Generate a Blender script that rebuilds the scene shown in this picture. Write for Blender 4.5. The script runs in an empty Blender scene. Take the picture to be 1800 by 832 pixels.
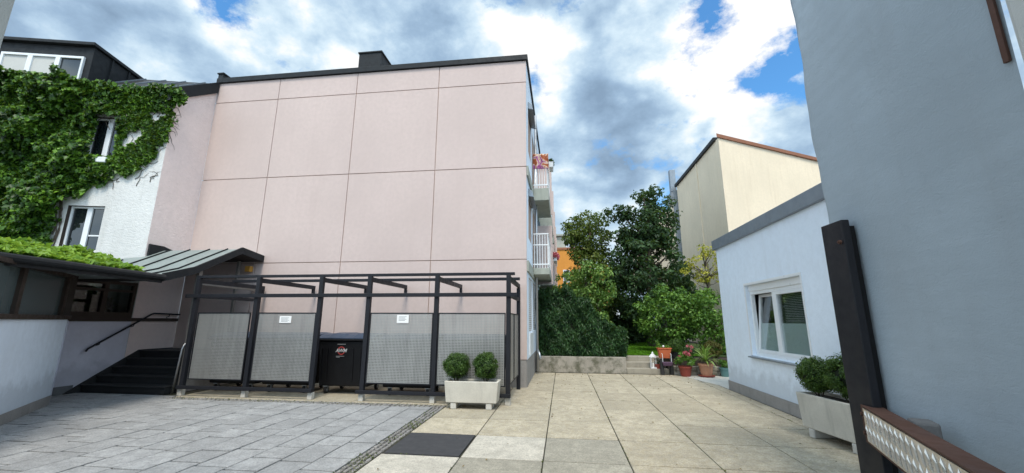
import bpy, math, random
import numpy as np
from mathutils import Vector, Matrix
random.seed(7)
rng = np.random.default_rng(11)
R = math.radians
scene = bpy.context.scene
COL = scene.collection

# ------------------------------------------------------------------ helpers
def tag(o, label=None, cat=None, group=None, kind=None):
    if label: o['label'] = label
    if cat: o['category'] = cat
    if group: o['group'] = group
    if kind: o['kind'] = kind
    return o

def wpos(o):
    v = Vector((0, 0, 0))
    while o is not None:
        v += o.location
        o = o.parent
    return v

def empty(name, loc=(0, 0, 0), label=None, cat=None, group=None, kind=None):
    o = bpy.data.objects.new(name, None)
    o.empty_display_size = .2
    COL.objects.link(o)
    o.location = loc
    return tag(o, label, cat, group, kind)

def kids(o):
    return [c for c in bpy.data.objects if c.parent == o]

def copy_tree(o, parent=None):
    c = o.copy(); COL.objects.link(c)
    if parent: c.parent = parent
    for ch in kids(o):
        copy_tree(ch, c)
    return c

class MB:
    """collects shapes in world coordinates, builds them as one mesh object"""
    def __init__(s): s.v = []; s.f = []; s.m = []
    def add(s, vs, fs, mi=0):
        n = len(s.v); s.v += [tuple(v) for v in vs]
        for f in fs:
            s.f.append(tuple(i + n for i in f)); s.m.append(mi)
        return s
    def box(s, x0, x1, y0, y1, z0, z1, mi=0):
        x0, x1 = min(x0, x1), max(x0, x1); y0, y1 = min(y0, y1), max(y0, y1); z0, z1 = min(z0, z1), max(z0, z1)
        vs = [(x0,y0,z0),(x1,y0,z0),(x1,y1,z0),(x0,y1,z0),(x0,y0,z1),(x1,y0,z1),(x1,y1,z1),(x0,y1,z1)]
        return s.add(vs, [(0,3,2,1),(4,5,6,7),(0,1,5,4),(1,2,6,5),(2,3,7,6),(3,0,4,7)], mi)
    def fbox(s, P, u, n, a0, a1, d0, d1, z0, z1, mi=0):
        """box in a wall frame: u along the wall, n its outward normal (plan vectors)"""
        def pt(a, d, z): return (P[0]+u[0]*a+n[0]*d, P[1]+u[1]*a+n[1]*d, z)
        vs = [pt(a0,d0,z0),pt(a1,d0,z0),pt(a1,d1,z0),pt(a0,d1,z0),pt(a0,d0,z1),pt(a1,d0,z1),pt(a1,d1,z1),pt(a0,d1,z1)]
        return s.add(vs, [(0,3,2,1),(4,5,6,7),(0,1,5,4),(1,2,6,5),(2,3,7,6),(3,0,4,7)], mi)
    def hull8(s, bot, top, mi=0):
        return s.add(list(bot)+list(top), [(0,3,2,1),(4,5,6,7),(0,1,5,4),(1,2,6,5),(2,3,7,6),(3,0,4,7)], mi)
    def prism(s, pts, vec, mi=0):
        n = len(pts); vs = [Vector(p) for p in pts]; vs += [p + Vector(vec) for p in vs]
        fs = [tuple(range(n))[::-1], tuple(range(n, 2*n))]
        fs += [(i, (i+1) % n, (i+1) % n + n, i + n) for i in range(n)]
        return s.add(vs, fs, mi)
    def bar(s, a, b, w, h, mi=0):
        a = Vector(a); b = Vector(b); d = (b-a).normalized()
        side = d.cross(Vector((0,0,1)))
        if side.length < 1e-4: side = Vector((1,0,0))
        side.normalize(); up = side.cross(d).normalized()
        q = [(-1,-1),(1,-1),(1,1),(-1,1)]
        vs = [a + side*w/2*i + up*h/2*j for i, j in q] + [b + side*w/2*i + up*h/2*j for i, j in q]
        return s.add(vs, [(0,1,2,3),(7,6,5,4),(0,4,5,1),(1,5,6,2),(2,6,7,3),(3,7,4,0)], mi)
    def tube(s, pts, rad, n=8, mi=0, cap=True):
        pts = [Vector(p) for p in pts]
        rads = rad if isinstance(rad, (list, tuple)) else [rad]*len(pts)
        base = len(s.v); vs = []
        ref = None
        for i, p in enumerate(pts):
            d = (pts[min(i+1, len(pts)-1)] - pts[max(i-1, 0)]).normalized()
            if ref is None:
                ref = d.cross(Vector((0,0,1)))
                if ref.length < .01: ref = d.cross(Vector((1,0,0)))
            a = (ref - d*ref.dot(d)).normalized(); b = d.cross(a); ref = a
            for k in range(n):
                t = 2*math.pi*k/n
                vs.append(p + (a*math.cos(t) + b*math.sin(t))*rads[i])
        fs = []
        for i in range(len(pts)-1):
            for k in range(n):
                fs.append((i*n+k, i*n+(k+1) % n, (i+1)*n+(k+1) % n, (i+1)*n+k))
        if cap:
            fs.append(tuple(range(n))[::-1]); fs.append(tuple((len(pts)-1)*n+k for k in range(n)))
        return s.add(vs, fs, mi)
    def lathe(s, prof, c=(0,0,0), n=20, mi=0):
        vs = []
        for r, z in prof:
            for k in range(n):
                t = 2*math.pi*k/n
                vs.append((c[0]+r*math.cos(t), c[1]+r*math.sin(t), c[2]+z))
        fs = []
        for i in range(len(prof)-1):
            for k in range(n):
                fs.append((i*n+k, i*n+(k+1) % n, (i+1)*n+(k+1) % n, (i+1)*n+k))
        fs.append(tuple(range(n))[::-1]); fs.append(tuple((len(prof)-1)*n+k for k in range(n)))
        return s.add(vs, fs, mi)
    def holes(s, P, u, n, a0, a1, z0, z1, hs, depth, mi=0, mr=None):
        mr = mi if mr is None else mr
        """flat wall surface with rectangular openings and their reveals; hs = (a0,a1,z0,z1)"""
        A = sorted({a0, a1} | {h[0] for h in hs} | {h[1] for h in hs})
        Z = sorted({z0, z1} | {h[2] for h in hs} | {h[3] for h in hs})
        def pt(a, d, z): return (P[0]+u[0]*a+n[0]*d, P[1]+u[1]*a+n[1]*d, z)
        for i in range(len(A)-1):
            for j in range(len(Z)-1):
                ca = (A[i]+A[i+1])/2; cz = (Z[j]+Z[j+1])/2
                if any(h[0] < ca < h[1] and h[2] < cz < h[3] for h in hs): continue
                s.add([pt(A[i],0,Z[j]),pt(A[i+1],0,Z[j]),pt(A[i+1],0,Z[j+1]),pt(A[i],0,Z[j+1])], [(0,1,2,3)], mi)
        for b0, b1, c0, c1 in hs:
            for p, q in (((b0,c0),(b1,c0)),((b1,c0),(b1,c1)),((b1,c1),(b0,c1)),((b0,c1),(b0,c0))):
                s.add([pt(p[0],0,p[1]),pt(q[0],0,q[1]),pt(q[0],-depth,q[1]),pt(p[0],-depth,p[1])], [(0,1,2,3)], mr)
        return s
    def build(s, name, mats, parent=None, bevel=0, smooth=False, label=None, seg=2, local=False, weld=False):
        me = bpy.data.meshes.new(name)
        off = Vector((0,0,0)) if (parent is None or local) else wpos(parent)
        me.from_pydata([tuple(Vector(v)-off) for v in s.v], [], s.f)
        if not isinstance(mats, (list, tuple)): mats = [mats]
        for m in mats: me.materials.append(m)
        if len(mats) > 1: me.polygons.foreach_set('material_index', s.m)
        if smooth: me.polygons.foreach_set('use_smooth', [True]*len(me.polygons))
        me.update()
        if True:
            import bmesh
            bm = bmesh.new(); bm.from_mesh(me)
            if weld: bmesh.ops.remove_doubles(bm, verts=bm.verts, dist=1e-4)
            bmesh.ops.recalc_face_normals(bm, faces=bm.faces); bm.to_mesh(me); bm.free()
        o = bpy.data.objects.new(name, me); COL.objects.link(o)
        if parent: o.parent = parent
        if bevel:
            b = o.modifiers.new('bevel', 'BEVEL'); b.width = bevel; b.segments = seg; b.limit_method = 'ANGLE'
            b.harden_normals = False
        if label: o['label'] = label
        return o

# ------------------------------------------------------------------ materials
def new_mat(name):
    m = bpy.data.materials.new(name); m.use_nodes = True
    nt = m.node_tree; nt.nodes.clear()
    out = nt.nodes.new('ShaderNodeOutputMaterial')
    bs = nt.nodes.new('ShaderNodeBsdfPrincipled')
    nt.links.new(bs.outputs[0], out.inputs[0])
    return m, nt, bs, out
def N(nt, t, **kw):
    n = nt.nodes.new('ShaderNode'+t)
    for k, v in kw.items():
        if k in n.inputs: n.inputs[k].default_value = v
        else: setattr(n, k, v)
    return n
def L(nt, a, b): nt.links.new(a, b)
def coord(nt, scale=(1,1,1), out='Object'):
    if out == 'World':
        g = N(nt, 'NewGeometry').outputs['Position']
    else:
        g = N(nt, 'TexCoord').outputs[out]
    mp = N(nt, 'Mapping'); mp.inputs['Scale'].default_value = scale
    L(nt, g, mp.inputs[0]); return mp.outputs[0]
def noise(nt, co, scale, detail=4, rough=.55, dist=0):
    n = N(nt, 'TexNoise'); n.inputs['Scale'].default_value = scale; n.inputs['Detail'].default_value = detail
    n.inputs['Roughness'].default_value = rough; n.inputs['Distortion'].default_value = dist
    L(nt, co, n.inputs['Vector']); return n.outputs['Fac']
def ramp(nt, fac, stops, interp='LINEAR'):
    r = N(nt, 'ValToRGB'); r.color_ramp.interpolation = interp
    e = r.color_ramp.elements
    while len(e) > 1: e.remove(e[-1])
    for i, (p, c) in enumerate(stops):
        if i == 0: el = e[0]; el.position = p
        else: el = e.new(p)
        el.color = tuple(c) + (1,) if len(c) == 3 else c
    L(nt, fac, r.inputs[0]); return r.outputs[0]
def mix(nt, fac, a, b, mode='MIX'):
    m = N(nt, 'Mix', data_type='RGBA', blend_type=mode)
    for s, v in ((0, fac), (6, a), (7, b)):
        if isinstance(v, (int, float)): m.inputs[s].default_value = v
        elif isinstance(v, (tuple, list)): m.inputs[s].default_value = tuple(v)+(1,) if len(v) == 3 else v
        else: L(nt, v, m.inputs[s])
    return m.outputs[2]
def mth(nt, op, a, b=None, c=None):
    m = N(nt, 'Math', operation=op)
    for i, v in enumerate((a, b, c)):
        if v is None: continue
        if isinstance(v, (int, float)): m.inputs[i].default_value = v
        else: L(nt, v, m.inputs[i])
    return m.outputs[0]
def bump(nt, bs, h, strength=.3, dist=.01):
    b = N(nt, 'Bump'); b.inputs['Strength'].default_value = strength; b.inputs['Distance'].default_value = dist
    L(nt, h, b.inputs['Height']); L(nt, b.outputs[0], bs.inputs['Normal']); return b
def sc_(c, k): return tuple(min(1, x*k) for x in c)

def plaster(name, col, grain=60, gs=.35, gd=.006, blotch=.10, streak=.10, stain=None, coarse=0, rough=.9, dirt=.45, trowel=False):
    m, nt, bs, _ = new_mat(name)
    co = coord(nt, out='World')
    n1 = noise(nt, co, .55, 5); n2 = noise(nt, co, 9, 6, .6)
    st = noise(nt, coord(nt, (3.2, 3.2, .22), out='World'), 1.6, 5, .6)
    c = mix(nt, ramp(nt, n1, [(.3,(0,0,0)),(.7,(1,1,1))]), sc_(col, 1-blotch), sc_(col, 1+blotch*.6))
    c = mix(nt, mth(nt, 'MULTIPLY', ramp(nt, n2, [(.35,(1,1,1)),(.62,(0,0,0))]), .45), c, sc_(col, .87))
    if streak:
        c = mix(nt, mth(nt, 'MULTIPLY', ramp(nt, st, [(.5,(0,0,0)),(.75,(1,1,1))]), streak*4), c, stain or sc_(col, .62))
    sz = N(nt, 'SeparateXYZ'); L(nt, N(nt, 'NewGeometry').outputs['Position'], sz.inputs[0])
    low = mth(nt, 'ADD', sz.outputs[2], mth(nt, 'MULTIPLY', noise(nt, co, 4.5, 5, .65), -.9))
    c = mix(nt, mth(nt, 'MULTIPLY', ramp(nt, low, [(0,(1,1,1)),(.22,(0,0,0))]), dirt), c, sc_(col, .5))
    if trowel:
        tn = noise(nt, coord(nt, (1,1.2,7), out='World'), 1.6, 6, .65)
        c = mix(nt, mth(nt, 'MULTIPLY', ramp(nt, tn, [(.42,(1,1,1)),(.56,(0,0,0))]), .22), c, sc_(col, .74))
        wn = noise(nt, coord(nt, (.5,.55,.8), out='World'), 2.3, 3, .5)
        crack = ramp(nt, mth(nt, 'ABSOLUTE', mth(nt, 'SUBTRACT', wn, .5)), [(.0,(1,1,1)),(.004,(0,0,0))])
        c = mix(nt, mth(nt, 'MULTIPLY', crack, .12), c, sc_(col, .5))
    L(nt, c, bs.inputs['Base Color']); bs.inputs['Roughness'].default_value = rough
    bs.inputs['Specular IOR Level'].default_value = .25
    g = noise(nt, co, grain, 3, .6)
    if coarse:
        v = noise(nt, coord(nt, (1,1,1.6), out='World'), coarse, 4, .65, .6)
        g = mth(nt, 'ADD', g, mth(nt, 'MULTIPLY', v, 2.2))
    g = mth(nt, 'ADD', g, mth(nt, 'MULTIPLY', noise(nt, co, 1.3, 2), .8))
    bump(nt, bs, g, gs, gd)
    return m

def concrete(name, col, spots=.3, rough=.88, moss=0):
    m, nt, bs, _ = new_mat(name)
    co = coord(nt, out='World')
    c = mix(nt, noise(nt, co, 2.2, 6, .65), sc_(col, .66), sc_(col, 1.25))
    c = mix(nt, mth(nt, 'MULTIPLY', ramp(nt, noise(nt, coord(nt, (5,5,.8), out='World'), 1.5, 5, .6), [(.5,(0,0,0)),(.68,(1,1,1))]), .45), c, sc_(col, .55))
    c = mix(nt, mth(nt, 'MULTIPLY', ramp(nt, noise(nt, co, 55, 4), [(.4,(1,1,1)),(.58,(0,0,0))]), spots), c, sc_(col, .55))
    if moss:
        c = mix(nt, mth(nt, 'MULTIPLY', ramp(nt, noise(nt, co, 3.3, 6, .7), [(.46,(0,0,0)),(.62,(1,1,1))]), moss), c, (.045,.05,.02))
    L(nt, c, bs.inputs['Base Color']); bs.inputs['Roughness'].default_value = rough
    bump(nt, bs, noise(nt, co, 70, 4, .7), .4, .006)
    return m

def paint(name, col, rough=.45, metal=0, var=.12, bumps=.08):
    m, nt, bs, _ = new_mat(name)
    co = coord(nt, out='World')
    c = mix(nt, noise(nt, co, 3.5, 6, .65), sc_(col, 1-var), sc_(col, 1+var))
    c = mix(nt, mth(nt, 'MULTIPLY', ramp(nt, noise(nt, co, 24, 5, .7), [(.55,(0,0,0)),(.72,(1,1,1))]), .25), c, sc_(col, 1.5))
    L(nt, c, bs.inputs['Base Color'])
    L(nt, ramp(nt, noise(nt, co, 8, 4), [(.3,(rough*.75,)*3),(.7,(min(1,rough*1.3),)*3)]), bs.inputs['Roughness'])
    bs.inputs['Metallic'].default_value = metal
    if max(col) < .12: bs.inputs['Specular IOR Level'].default_value = .22
    if bumps: bump(nt, bs, noise(nt, co, 30, 3), bumps, .004)
    return m

def glass_dark(name, col=(.012,.016,.018), rough=.03):
    m, nt, bs, _ = new_mat(name)
    bs.inputs['Base Color'].default_value = (*col, 1); bs.inputs['Roughness'].default_value = rough
    bs.inputs['Specular IOR Level'].default_value = .9
    bump(nt, bs, noise(nt, coord(nt, out='World'), 1.2, 1), .03, .02)
    return m

def glass_thin(name, tint=(.93,.95,.95), refl=.06, frost=0):
    m, nt, bs, out = new_mat(name); nt.nodes.remove(bs)
    tr = N(nt, 'BsdfTransparent'); tr.inputs[0].default_value = (*tint, 1)
    gl = N(nt, 'BsdfGlossy'); gl.inputs['Roughness'].default_value = .02
    fr = N(nt, 'Fresnel'); fr.inputs[0].default_value = 1.5
    f = mth(nt, 'ADD', mth(nt, 'MULTIPLY', fr.outputs[0], .55), refl*.3)
    ms = N(nt, 'MixShader'); L(nt, f, ms.inputs[0]); L(nt, tr.outputs[0], ms.inputs[1]); L(nt, gl.outputs[0], ms.inputs[2])
    L(nt, ms.outputs[0], out.inputs[0])
    return m

def leafy(name, dark, mid, light, clump=1.2, trans=.35, rough=.45, extra=None):
    m, nt, bs, out = new_mat(name)
    g = N(nt, 'NewGeometry')
    rnd = g.outputs['Random Per Island']
    co = coord(nt, out='World')
    big = noise(nt, co, clump, 3, .6)
    f = mth(nt, 'ADD', mth(nt, 'MULTIPLY', rnd, .55), mth(nt, 'MULTIPLY', big, .75))
    stops = [(.25, dark), (.62, mid), (.98, light)]
    c = ramp(nt, f, stops)
    if extra:
        c = mix(nt, ramp(nt, rnd, [(extra[1], (0,0,0)), (extra[1]+.01, (1,1,1))]), c, extra[0])
    L(nt, c, bs.inputs['Base Color']); bs.inputs['Roughness'].default_value = rough
    bs.inputs['Specular IOR Level'].default_value = .35
    tl = N(nt, 'BsdfTranslucent'); L(nt, mix(nt, .35, c, (.35,.5,.05), 'MIX'), tl.inputs[0])
    ms = N(nt, 'MixShader'); ms.inputs[0].default_value = trans
    L(nt, bs.outputs[0], ms.inputs[1]); L(nt, tl.outputs[0], ms.inputs[2]); L(nt, ms.outputs[0], out.inputs[0])
    return m

M = {}
M['pink'] = plaster('pink_render', (.56,.455,.42), 90, .25, .003, .07, .055, (.47,.37,.34))
M['pink_rough'] = plaster('pink_rough_plaster', (.78,.65,.61), 50, .5, .014, .06, .03, coarse=14)
M['joint'] = plaster('joint', (.42,.30,.24), 60, .3, .004, .2, .1)
M['white_rough'] = plaster('white_rough_plaster', (.64,.635,.615), 50, .5, .018, .10, .07, (.36,.34,.30), coarse=12)
M['white'] = plaster('white_plaster', (.74,.82,.91), 110, .45, .005, .06, .03, (.46,.47,.48), coarse=35)
M['lilac'] = plaster('lilac_plaster', (.60,.60,.68), 110, .3, .004, .06, .03)
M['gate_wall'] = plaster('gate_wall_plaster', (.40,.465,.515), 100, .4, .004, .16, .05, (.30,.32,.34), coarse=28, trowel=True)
M['gate_light'] = plaster('pale_plaster', (.55,.56,.54), 100, .4, .006, .08, .03)
M['beige'] = plaster('beige_render', (.80,.68,.51), 60, .2, .004, .08, .05, (.48,.36,.22))
M['ochre'] = plaster('orange_render', (.60,.25,.05), 60, .2, .004, .08, .04)
M['plinth'] = concrete('plinth_stone', (.30,.285,.27), .25)
M['plinth_dark'] = concrete('plinth_dark', (.14,.145,.15), .25)
M['concrete'] = concrete('old_concrete', (.36,.33,.28), .3, moss=.75)
M['concrete_clean'] = concrete('pale_concrete', (.55,.53,.48), .2)
M['slab_conc'] = concrete('balcony_concrete', (.36,.38,.33), .15)
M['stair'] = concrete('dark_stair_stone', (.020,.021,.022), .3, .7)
M['steel'] = paint('anthracite_steel', (.016,.017,.021), .5, 0, .2)
M['steel_blue'] = paint('dark_blue_lid', (.045,.062,.095), .4, 0, .15)
M['roof_dark'] = paint('dark_roof_metal', (.016,.018,.020), .55, 0, .25)
M['roof_zinc'] = paint('zinc_sheet', (.215,.25,.24), .5, .15, .28)
M['zinc_cop'] = paint('zinc_coping', (.22,.255,.29), .45, .4, .2)
M['galv'] = paint('galvanised_steel', (.42,.44,.46), .38, .8, .15)
M['inox'] = paint('stainless_tube', (.5,.5,.5), .3, .9, .1)
M['brown_cop'] = paint('brown_coping', (.26,.10,.045), .6, .1, .2)
M['rust'] = paint('rusty_brown_steel', (.10,.055,.042), .7, .2, .35, .3)
M['black'] = paint('black_plastic', (.006,.006,.007), .5, 0, .2)
M['rubber'] = paint('rubber', (.02,.02,.02), .7)
M['white_paint'] = paint('white_window_paint', (.72,.74,.75), .35, 0, .05)
M['wood_dark'] = paint('dark_brown_wood', (.045,.033,.026), .6, 0, .3)
M['wood_grey'] = paint('weathered_wood', (.20,.18,.16), .7, 0, .25)
M['under'] = paint('dark_soffit', (.05,.045,.042), .8, 0, .2)
M['glass'] = glass_dark('dark_window_glass')
M['glass_grey'] = glass_dark('wired_grey_glass', (.075,.10,.10), .25)
M['glass_thin'] = glass_thin('clear_window_glass')
M['glass_tint'] = glass_thin('tinted_window_glass', (.38,.42,.40))
M['frost'] = paint('frosted_film', (.62,.76,.75), .35, 0, .06)
M['curtain'] = paint('pale_roller_blind', (.50,.50,.47), .8, 0, .06)
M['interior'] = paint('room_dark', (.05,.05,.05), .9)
M['blind'] = paint('grey_blind_slat', (.5,.53,.52), .5)
M['shutter'] = paint('white_shutter', (.62,.62,.62), .5)
M['terracotta'] = paint('terracotta', (.42,.10,.035), .75, 0, .25)
M['terracotta_pale'] = paint('pale_terracotta', (.44,.22,.13), .8, 0, .25)
M['red_pot'] = paint('red_brown_pot', (.22,.04,.025), .6, 0, .2)
M['purple_pot'] = paint('purple_bowl', (.10,.06,.10), .5)
M['teal_pot'] = paint('teal_pot', (.10,.22,.22), .4)
M['soil'] = concrete('soil', (.035,.025,.018), .3)
M['bark'] = concrete('bark', (.09,.07,.05), .4)
M['paper'] = paint('white_paper', (.78,.78,.76), .6, 0, .03, 0)
M['ink'] = paint('grey_print', (.12,.13,.15), .6, 0, .05, 0)
M['red'] = paint('red_print', (.34,.035,.03), .5, 0, .05, 0)
M['white_print'] = paint('white_print', (.5,.5,.5), .5, 0, .03, 0)
M['yellow'] = paint('amber_lamp_glass', (.55,.28,.05), .3)
M['mat'] = paint('black_cover_plate', (.048,.049,.053), .75, 0, .12, .2)

# foliage kinds
M['ivy'] = leafy('ivy_leaves', (.005,.016,.003), (.028,.088,.009), (.15,.30,.027), 1.6, .25)  # darkest clump tones stand in for shade in hollows between bulges
M['creeper'] = leafy('young_creeper_leaves', (.06,.13,.012), (.16,.30,.025), (.30,.46,.06), 2.0, .4)
M['box'] = leafy('boxwood_leaves', (.010,.030,.006), (.035,.085,.013), (.10,.18,.032), 9, .25)
M['yew'] = leafy('yew_needles', (.007,.026,.010), (.022,.070,.020), (.06,.14,.045), 2.5, .2)
M['hazel'] = leafy('bush_leaves', (.03,.08,.014), (.10,.20,.035), (.27,.40,.10), 1.4, .35, .45, ((.33,.16,.05), .955))
M['dark_tree'] = leafy('dark_glossy_leaves', (.006,.018,.007), (.020,.055,.018), (.065,.13,.04), 1.1, .2, .6)
M['olive_tree'] = leafy('olive_green_leaves', (.025,.045,.010), (.075,.12,.02), (.18,.21,.045), 1.0, .3)
M['shrub'] = leafy('shrub_leaves', (.02,.06,.010), (.07,.17,.025), (.20,.36,.06), 1.5, .35)
M['yellow_leaf'] = leafy('yellow_green_leaves', (.18,.20,.02), (.42,.40,.04), (.62,.55,.10), 2.0, .4)
M['strap'] = leafy('yucca_leaves', (.09,.19,.03), (.22,.36,.07), (.48,.56,.24), 3, .25)
M['grass'] = leafy('grass_blades', (.05,.15,.01), (.12,.33,.012), (.22,.48,.03), 1.5, .35)
M['pink_flower'] = leafy('pink_petals', (.40,.04,.09), (.60,.10,.16), (.75,.35,.38), 6, .2)
M['fill'] = paint('dark_fill', (.010,.015,.007), .95, 0, .3)  # solid dark filling added inside foliage to block see-through

# ------------------------------------------------------------------ foliage mesh
def leaves(name, pts, size, mat, parent=None, nrm=None, spread=1.0, aspect=.62, tipdir=None, droop=.35, label=None, fold=.18, cast=None):
    """every leaf a folded pointed blade of two faces"""
    pts = np.asarray(pts, float); n = len(pts)
    sz = size*(.6+.8*rng.random(n)) if np.isscalar(size) else np.asarray(size)
    nr = rng.normal(size=(n, 3))
    if nrm is not None: nr = nr*spread + np.asarray(nrm)
    nr /= np.linalg.norm(nr, axis=1)[:, None]+1e-9
    t = rng.normal(size=(n, 3))
    if tipdir is not None: t = t*droop + np.asarray(tipdir)
    t -= nr*(t*nr).sum(1)[:, None]; t /= np.linalg.norm(t, axis=1)[:, None]+1e-9
    b = np.cross(nr, t)
    v = np.empty((n, 4, 3))
    s = sz[:, None]
    v[:, 0] = pts - t*s*.5
    v[:, 1] = pts + b*s*aspect*.5 + nr*s*fold
    v[:, 2] = pts + t*s*.5 - nr*s*fold*.4
    v[:, 3] = pts - b*s*aspect*.5 + nr*s*fold
    off = np.array(wpos(parent)) if parent else np.zeros(3)
    v -= off
    base = (np.arange(n)*4)[:, None]
    f = np.concatenate([base+[0,1,2], base+[0,2,3]], 1).reshape(-1, 3)
    me = bpy.data.meshes.new(name)
    me.vertices.add(n*4); me.vertices.foreach_set('co', v.reshape(-1))
    me.loops.add(f.size); me.loops.foreach_set('vertex_index', f.reshape(-1).astype(np.int32))
    me.polygons.add(len(f)); me.polygons.foreach_set('loop_start', np.arange(0, f.size, 3, dtype=np.int32))
    me.polygons.foreach_set('loop_total', np.full(len(f), 3, dtype=np.int32))
    me.materials.append(mat); me.update(calc_edges=True); me.validate()
    o = bpy.data.objects.new(name, me); COL.objects.link(o)
    if parent: o.parent = parent
    if label: o['label'] = label
    return o

def clump_points(centers, radii, per, flat=.8, shell=.55):
    P = []; Q = []
    for c, r in zip(centers, radii):
        k = max(4, int(per*(r**2)))
        d = rng.normal(size=(k, 3)); d /= np.linalg.norm(d, axis=1)[:, None]
        rr = r*(shell+(1-shell)*rng.random(k))[:, None]*(.85+.3*rng.random((k,1)))
        p = d*rr; p[:, 2] *= flat
        P.append(p+c); Q.append(d)
    return np.concatenate(P), np.concatenate(Q)

def crown_clumps(c, rad, n, rmin, rmax, shell=.5, test=None):
    out = []; rs = []
    tries = 0
    while len(out) < n and tries < n*60:
        tries += 1
        d = rng.normal(size=3); d /= np.linalg.norm(d)
        p = d*(shell+(1-shell)*rng.random()**.6)*np.array(rad)+np.array(c)
        if test and not test(p): continue
        out.append(p); rs.append(rmin+(rmax-rmin)*rng.random())
    return np.array(out), np.array(rs)

def tree(name, label, cat, base, trunk_h, crowns, mat, leaf, per, trunk_r=.12, rmin=.3, rmax=.6, group=None, shell=.45, flat=.75, limbs=26):
    root = empty(name, base, label, cat, group)
    C = []; RR = []
    for (c, rad, n) in crowns:
        a, r = crown_clumps(c, rad, n, rmin, rmax, shell); C.append(a); RR.append(r)
    C = np.concatenate(C); RR = np.concatenate(RR)
    P, Q = clump_points(C, RR, per, flat)
    leaves('crown', P, leaf, mat, root, Q+np.array([0,0,.5]), .8, .6, tipdir=Q*.6+np.array([0,0,-.5]))
    b = Vector(base)
    mid = Vector(np.mean(C, axis=0)); top = Vector((mid.x, mid.y, float(C[:, 2].max())-.2))
    mb = MB()
    fork = b + Vector((0,0,trunk_h))
    mb.tube([b-Vector((0,0,.1)), b+Vector((.03,.02,trunk_h*.5)), fork, fork.lerp(top,.5)+Vector((.12,-.1,0)), top],
            [trunk_r*1.25, trunk_r, trunk_r*.85, trunk_r*.5, trunk_r*.12], 9)
    idx = rng.choice(len(C), min(limbs, len(C)), replace=False)
    for i in idx:
        c = Vector(C[i]); t = .05+.8*random.random()
        s = fork.lerp(top, max(0, min(.85, (c.z-fork.z)/(max(.1, top.z-fork.z))*.7))) if c.z > fork.z else fork
        m_ = s.lerp(c, .5)+Vector((0,0,-.08*(c-s).length))
        mb.tube([s, m_, c], [trunk_r*.38, trunk_r*.22, trunk_r*.06], 6)
    mb.build('trunk', M['bark'], root, smooth=True)
    return root

# ------------------------------------------------------------------ camera
PITCH = R(12.0165); YAW = R(7.1676); ROLL = .004
fw = Vector((-math.sin(YAW)*math.cos(PITCH), math.cos(YAW)*math.cos(PITCH), math.sin(PITCH)))
rt = Vector((math.cos(YAW), math.sin(YAW), 0)); up = rt.cross(fw)
rt2 = rt*math.cos(ROLL)+up*math.sin(ROLL); up2 = up*math.cos(ROLL)-rt*math.sin(ROLL)
cam = bpy.data.objects.new('camera', bpy.data.cameras.new('camera')); COL.objects.link(cam)
mw = Matrix.Identity(4)
for i in range(3):
    mw[i][0] = rt2[i]; mw[i][1] = up2[i]; mw[i][2] = -fw[i]
mw[0][3], mw[1][3], mw[2][3] = 0, 0, 1.62
cam.matrix_world = mw
cam.data.lens = 14.0; cam.data.sensor_width = 36; cam.data.clip_start = .05; cam.data.clip_end = 2000
scene.camera = cam

# ------------------------------------------------------------------ world and sun
SUN_EL, SUN_AZ = R(60), R(172)       # azimuth clockwise from +Y: behind the camera
w = bpy.data.worlds.new('World'); scene.world = w; w.use_nodes = True
nt = w.node_tree; nt.nodes.clear()
wo = nt.nodes.new('ShaderNodeOutputWorld'); bg = nt.nodes.new('ShaderNodeBackground'); L(nt, bg.outputs[0], wo.inputs[0])
sky = N(nt, 'TexSky', sky_type='NISHITA'); sky.sun_disc = False; sky.sun_elevation = SUN_EL; sky.sun_rotation = SUN_AZ
sky.air_density = 1.1; sky.dust_density = .6; sky.ozone_density = 2.5
gen = N(nt, 'TexCoord').outputs['Generated']
mp = N(nt, 'Mapping'); mp.inputs['Scale'].default_value = (1, 1, 1.55); mp.inputs['Location'].default_value = (.35, .1, .3); L(nt, gen, mp.inputs[0])
nA = noise(nt, mp.outputs[0], 2.1, 3, .5, 0)
nB = noise(nt, mp.outputs[0], 8.5, 11, .66, 0)
mp2 = N(nt, 'Mapping'); mp2.inputs['Scale'].default_value = (1, 1, 1.5); mp2.inputs['Location'].default_value = (3.1, 1.7, 2.0); L(nt, gen, mp2.inputs[0])
nC = noise(nt, mp2.outputs[0], 3.0, 3, .5, 0)
nD = noise(nt, mp2.outputs[0], 8.5, 12, .64, 0)
# billows: smooth cells bent by noise, so the cloud edges puff
wv = N(nt, 'TexNoise'); wv.inputs['Scale'].default_value = 5; wv.inputs['Detail'].default_value = 6; L(nt, mp2.outputs[0], wv.inputs['Vector'])
wa = N(nt, 'VectorMath', operation='MULTIPLY_ADD'); L(nt, wv.outputs['Color'], wa.inputs[0]); wa.inputs[1].default_value = (.28,.28,.28); L(nt, mp2.outputs[0], wa.inputs[2])
vo = N(nt, 'TexVoronoi', feature='SMOOTH_F1'); vo.inputs['Scale'].default_value = 6.0; vo.inputs['Smoothness'].default_value = .35; vo.inputs['Detail'].default_value = 1; L(nt, wa.outputs[0], vo.inputs['Vector'])
puff = mth(nt, 'SUBTRACT', .62, vo.outputs['Distance'])
def spot(d, r1):
    """1 at direction d falling smoothly to 0 at r1 degrees"""
    v = N(nt, 'VectorMath', operation='DOT_PRODUCT'); L(nt, gen, v.inputs[0]); v.inputs[1].default_value = d
    mr = N(nt, 'MapRange', interpolation_type='SMOOTHSTEP')
    mr.inputs['From Min'].default_value = math.cos(R(r1)); mr.inputs['From Max'].default_value = 1.0
    L(nt, v.outputs['Value'], mr.inputs['Value']); return mr.outputs[0]
def skydir(x, y):
    dx, dy = x-900, y-416
    return tuple((fw*700 + rt2*dx - up2*dy).normalized())
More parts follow.
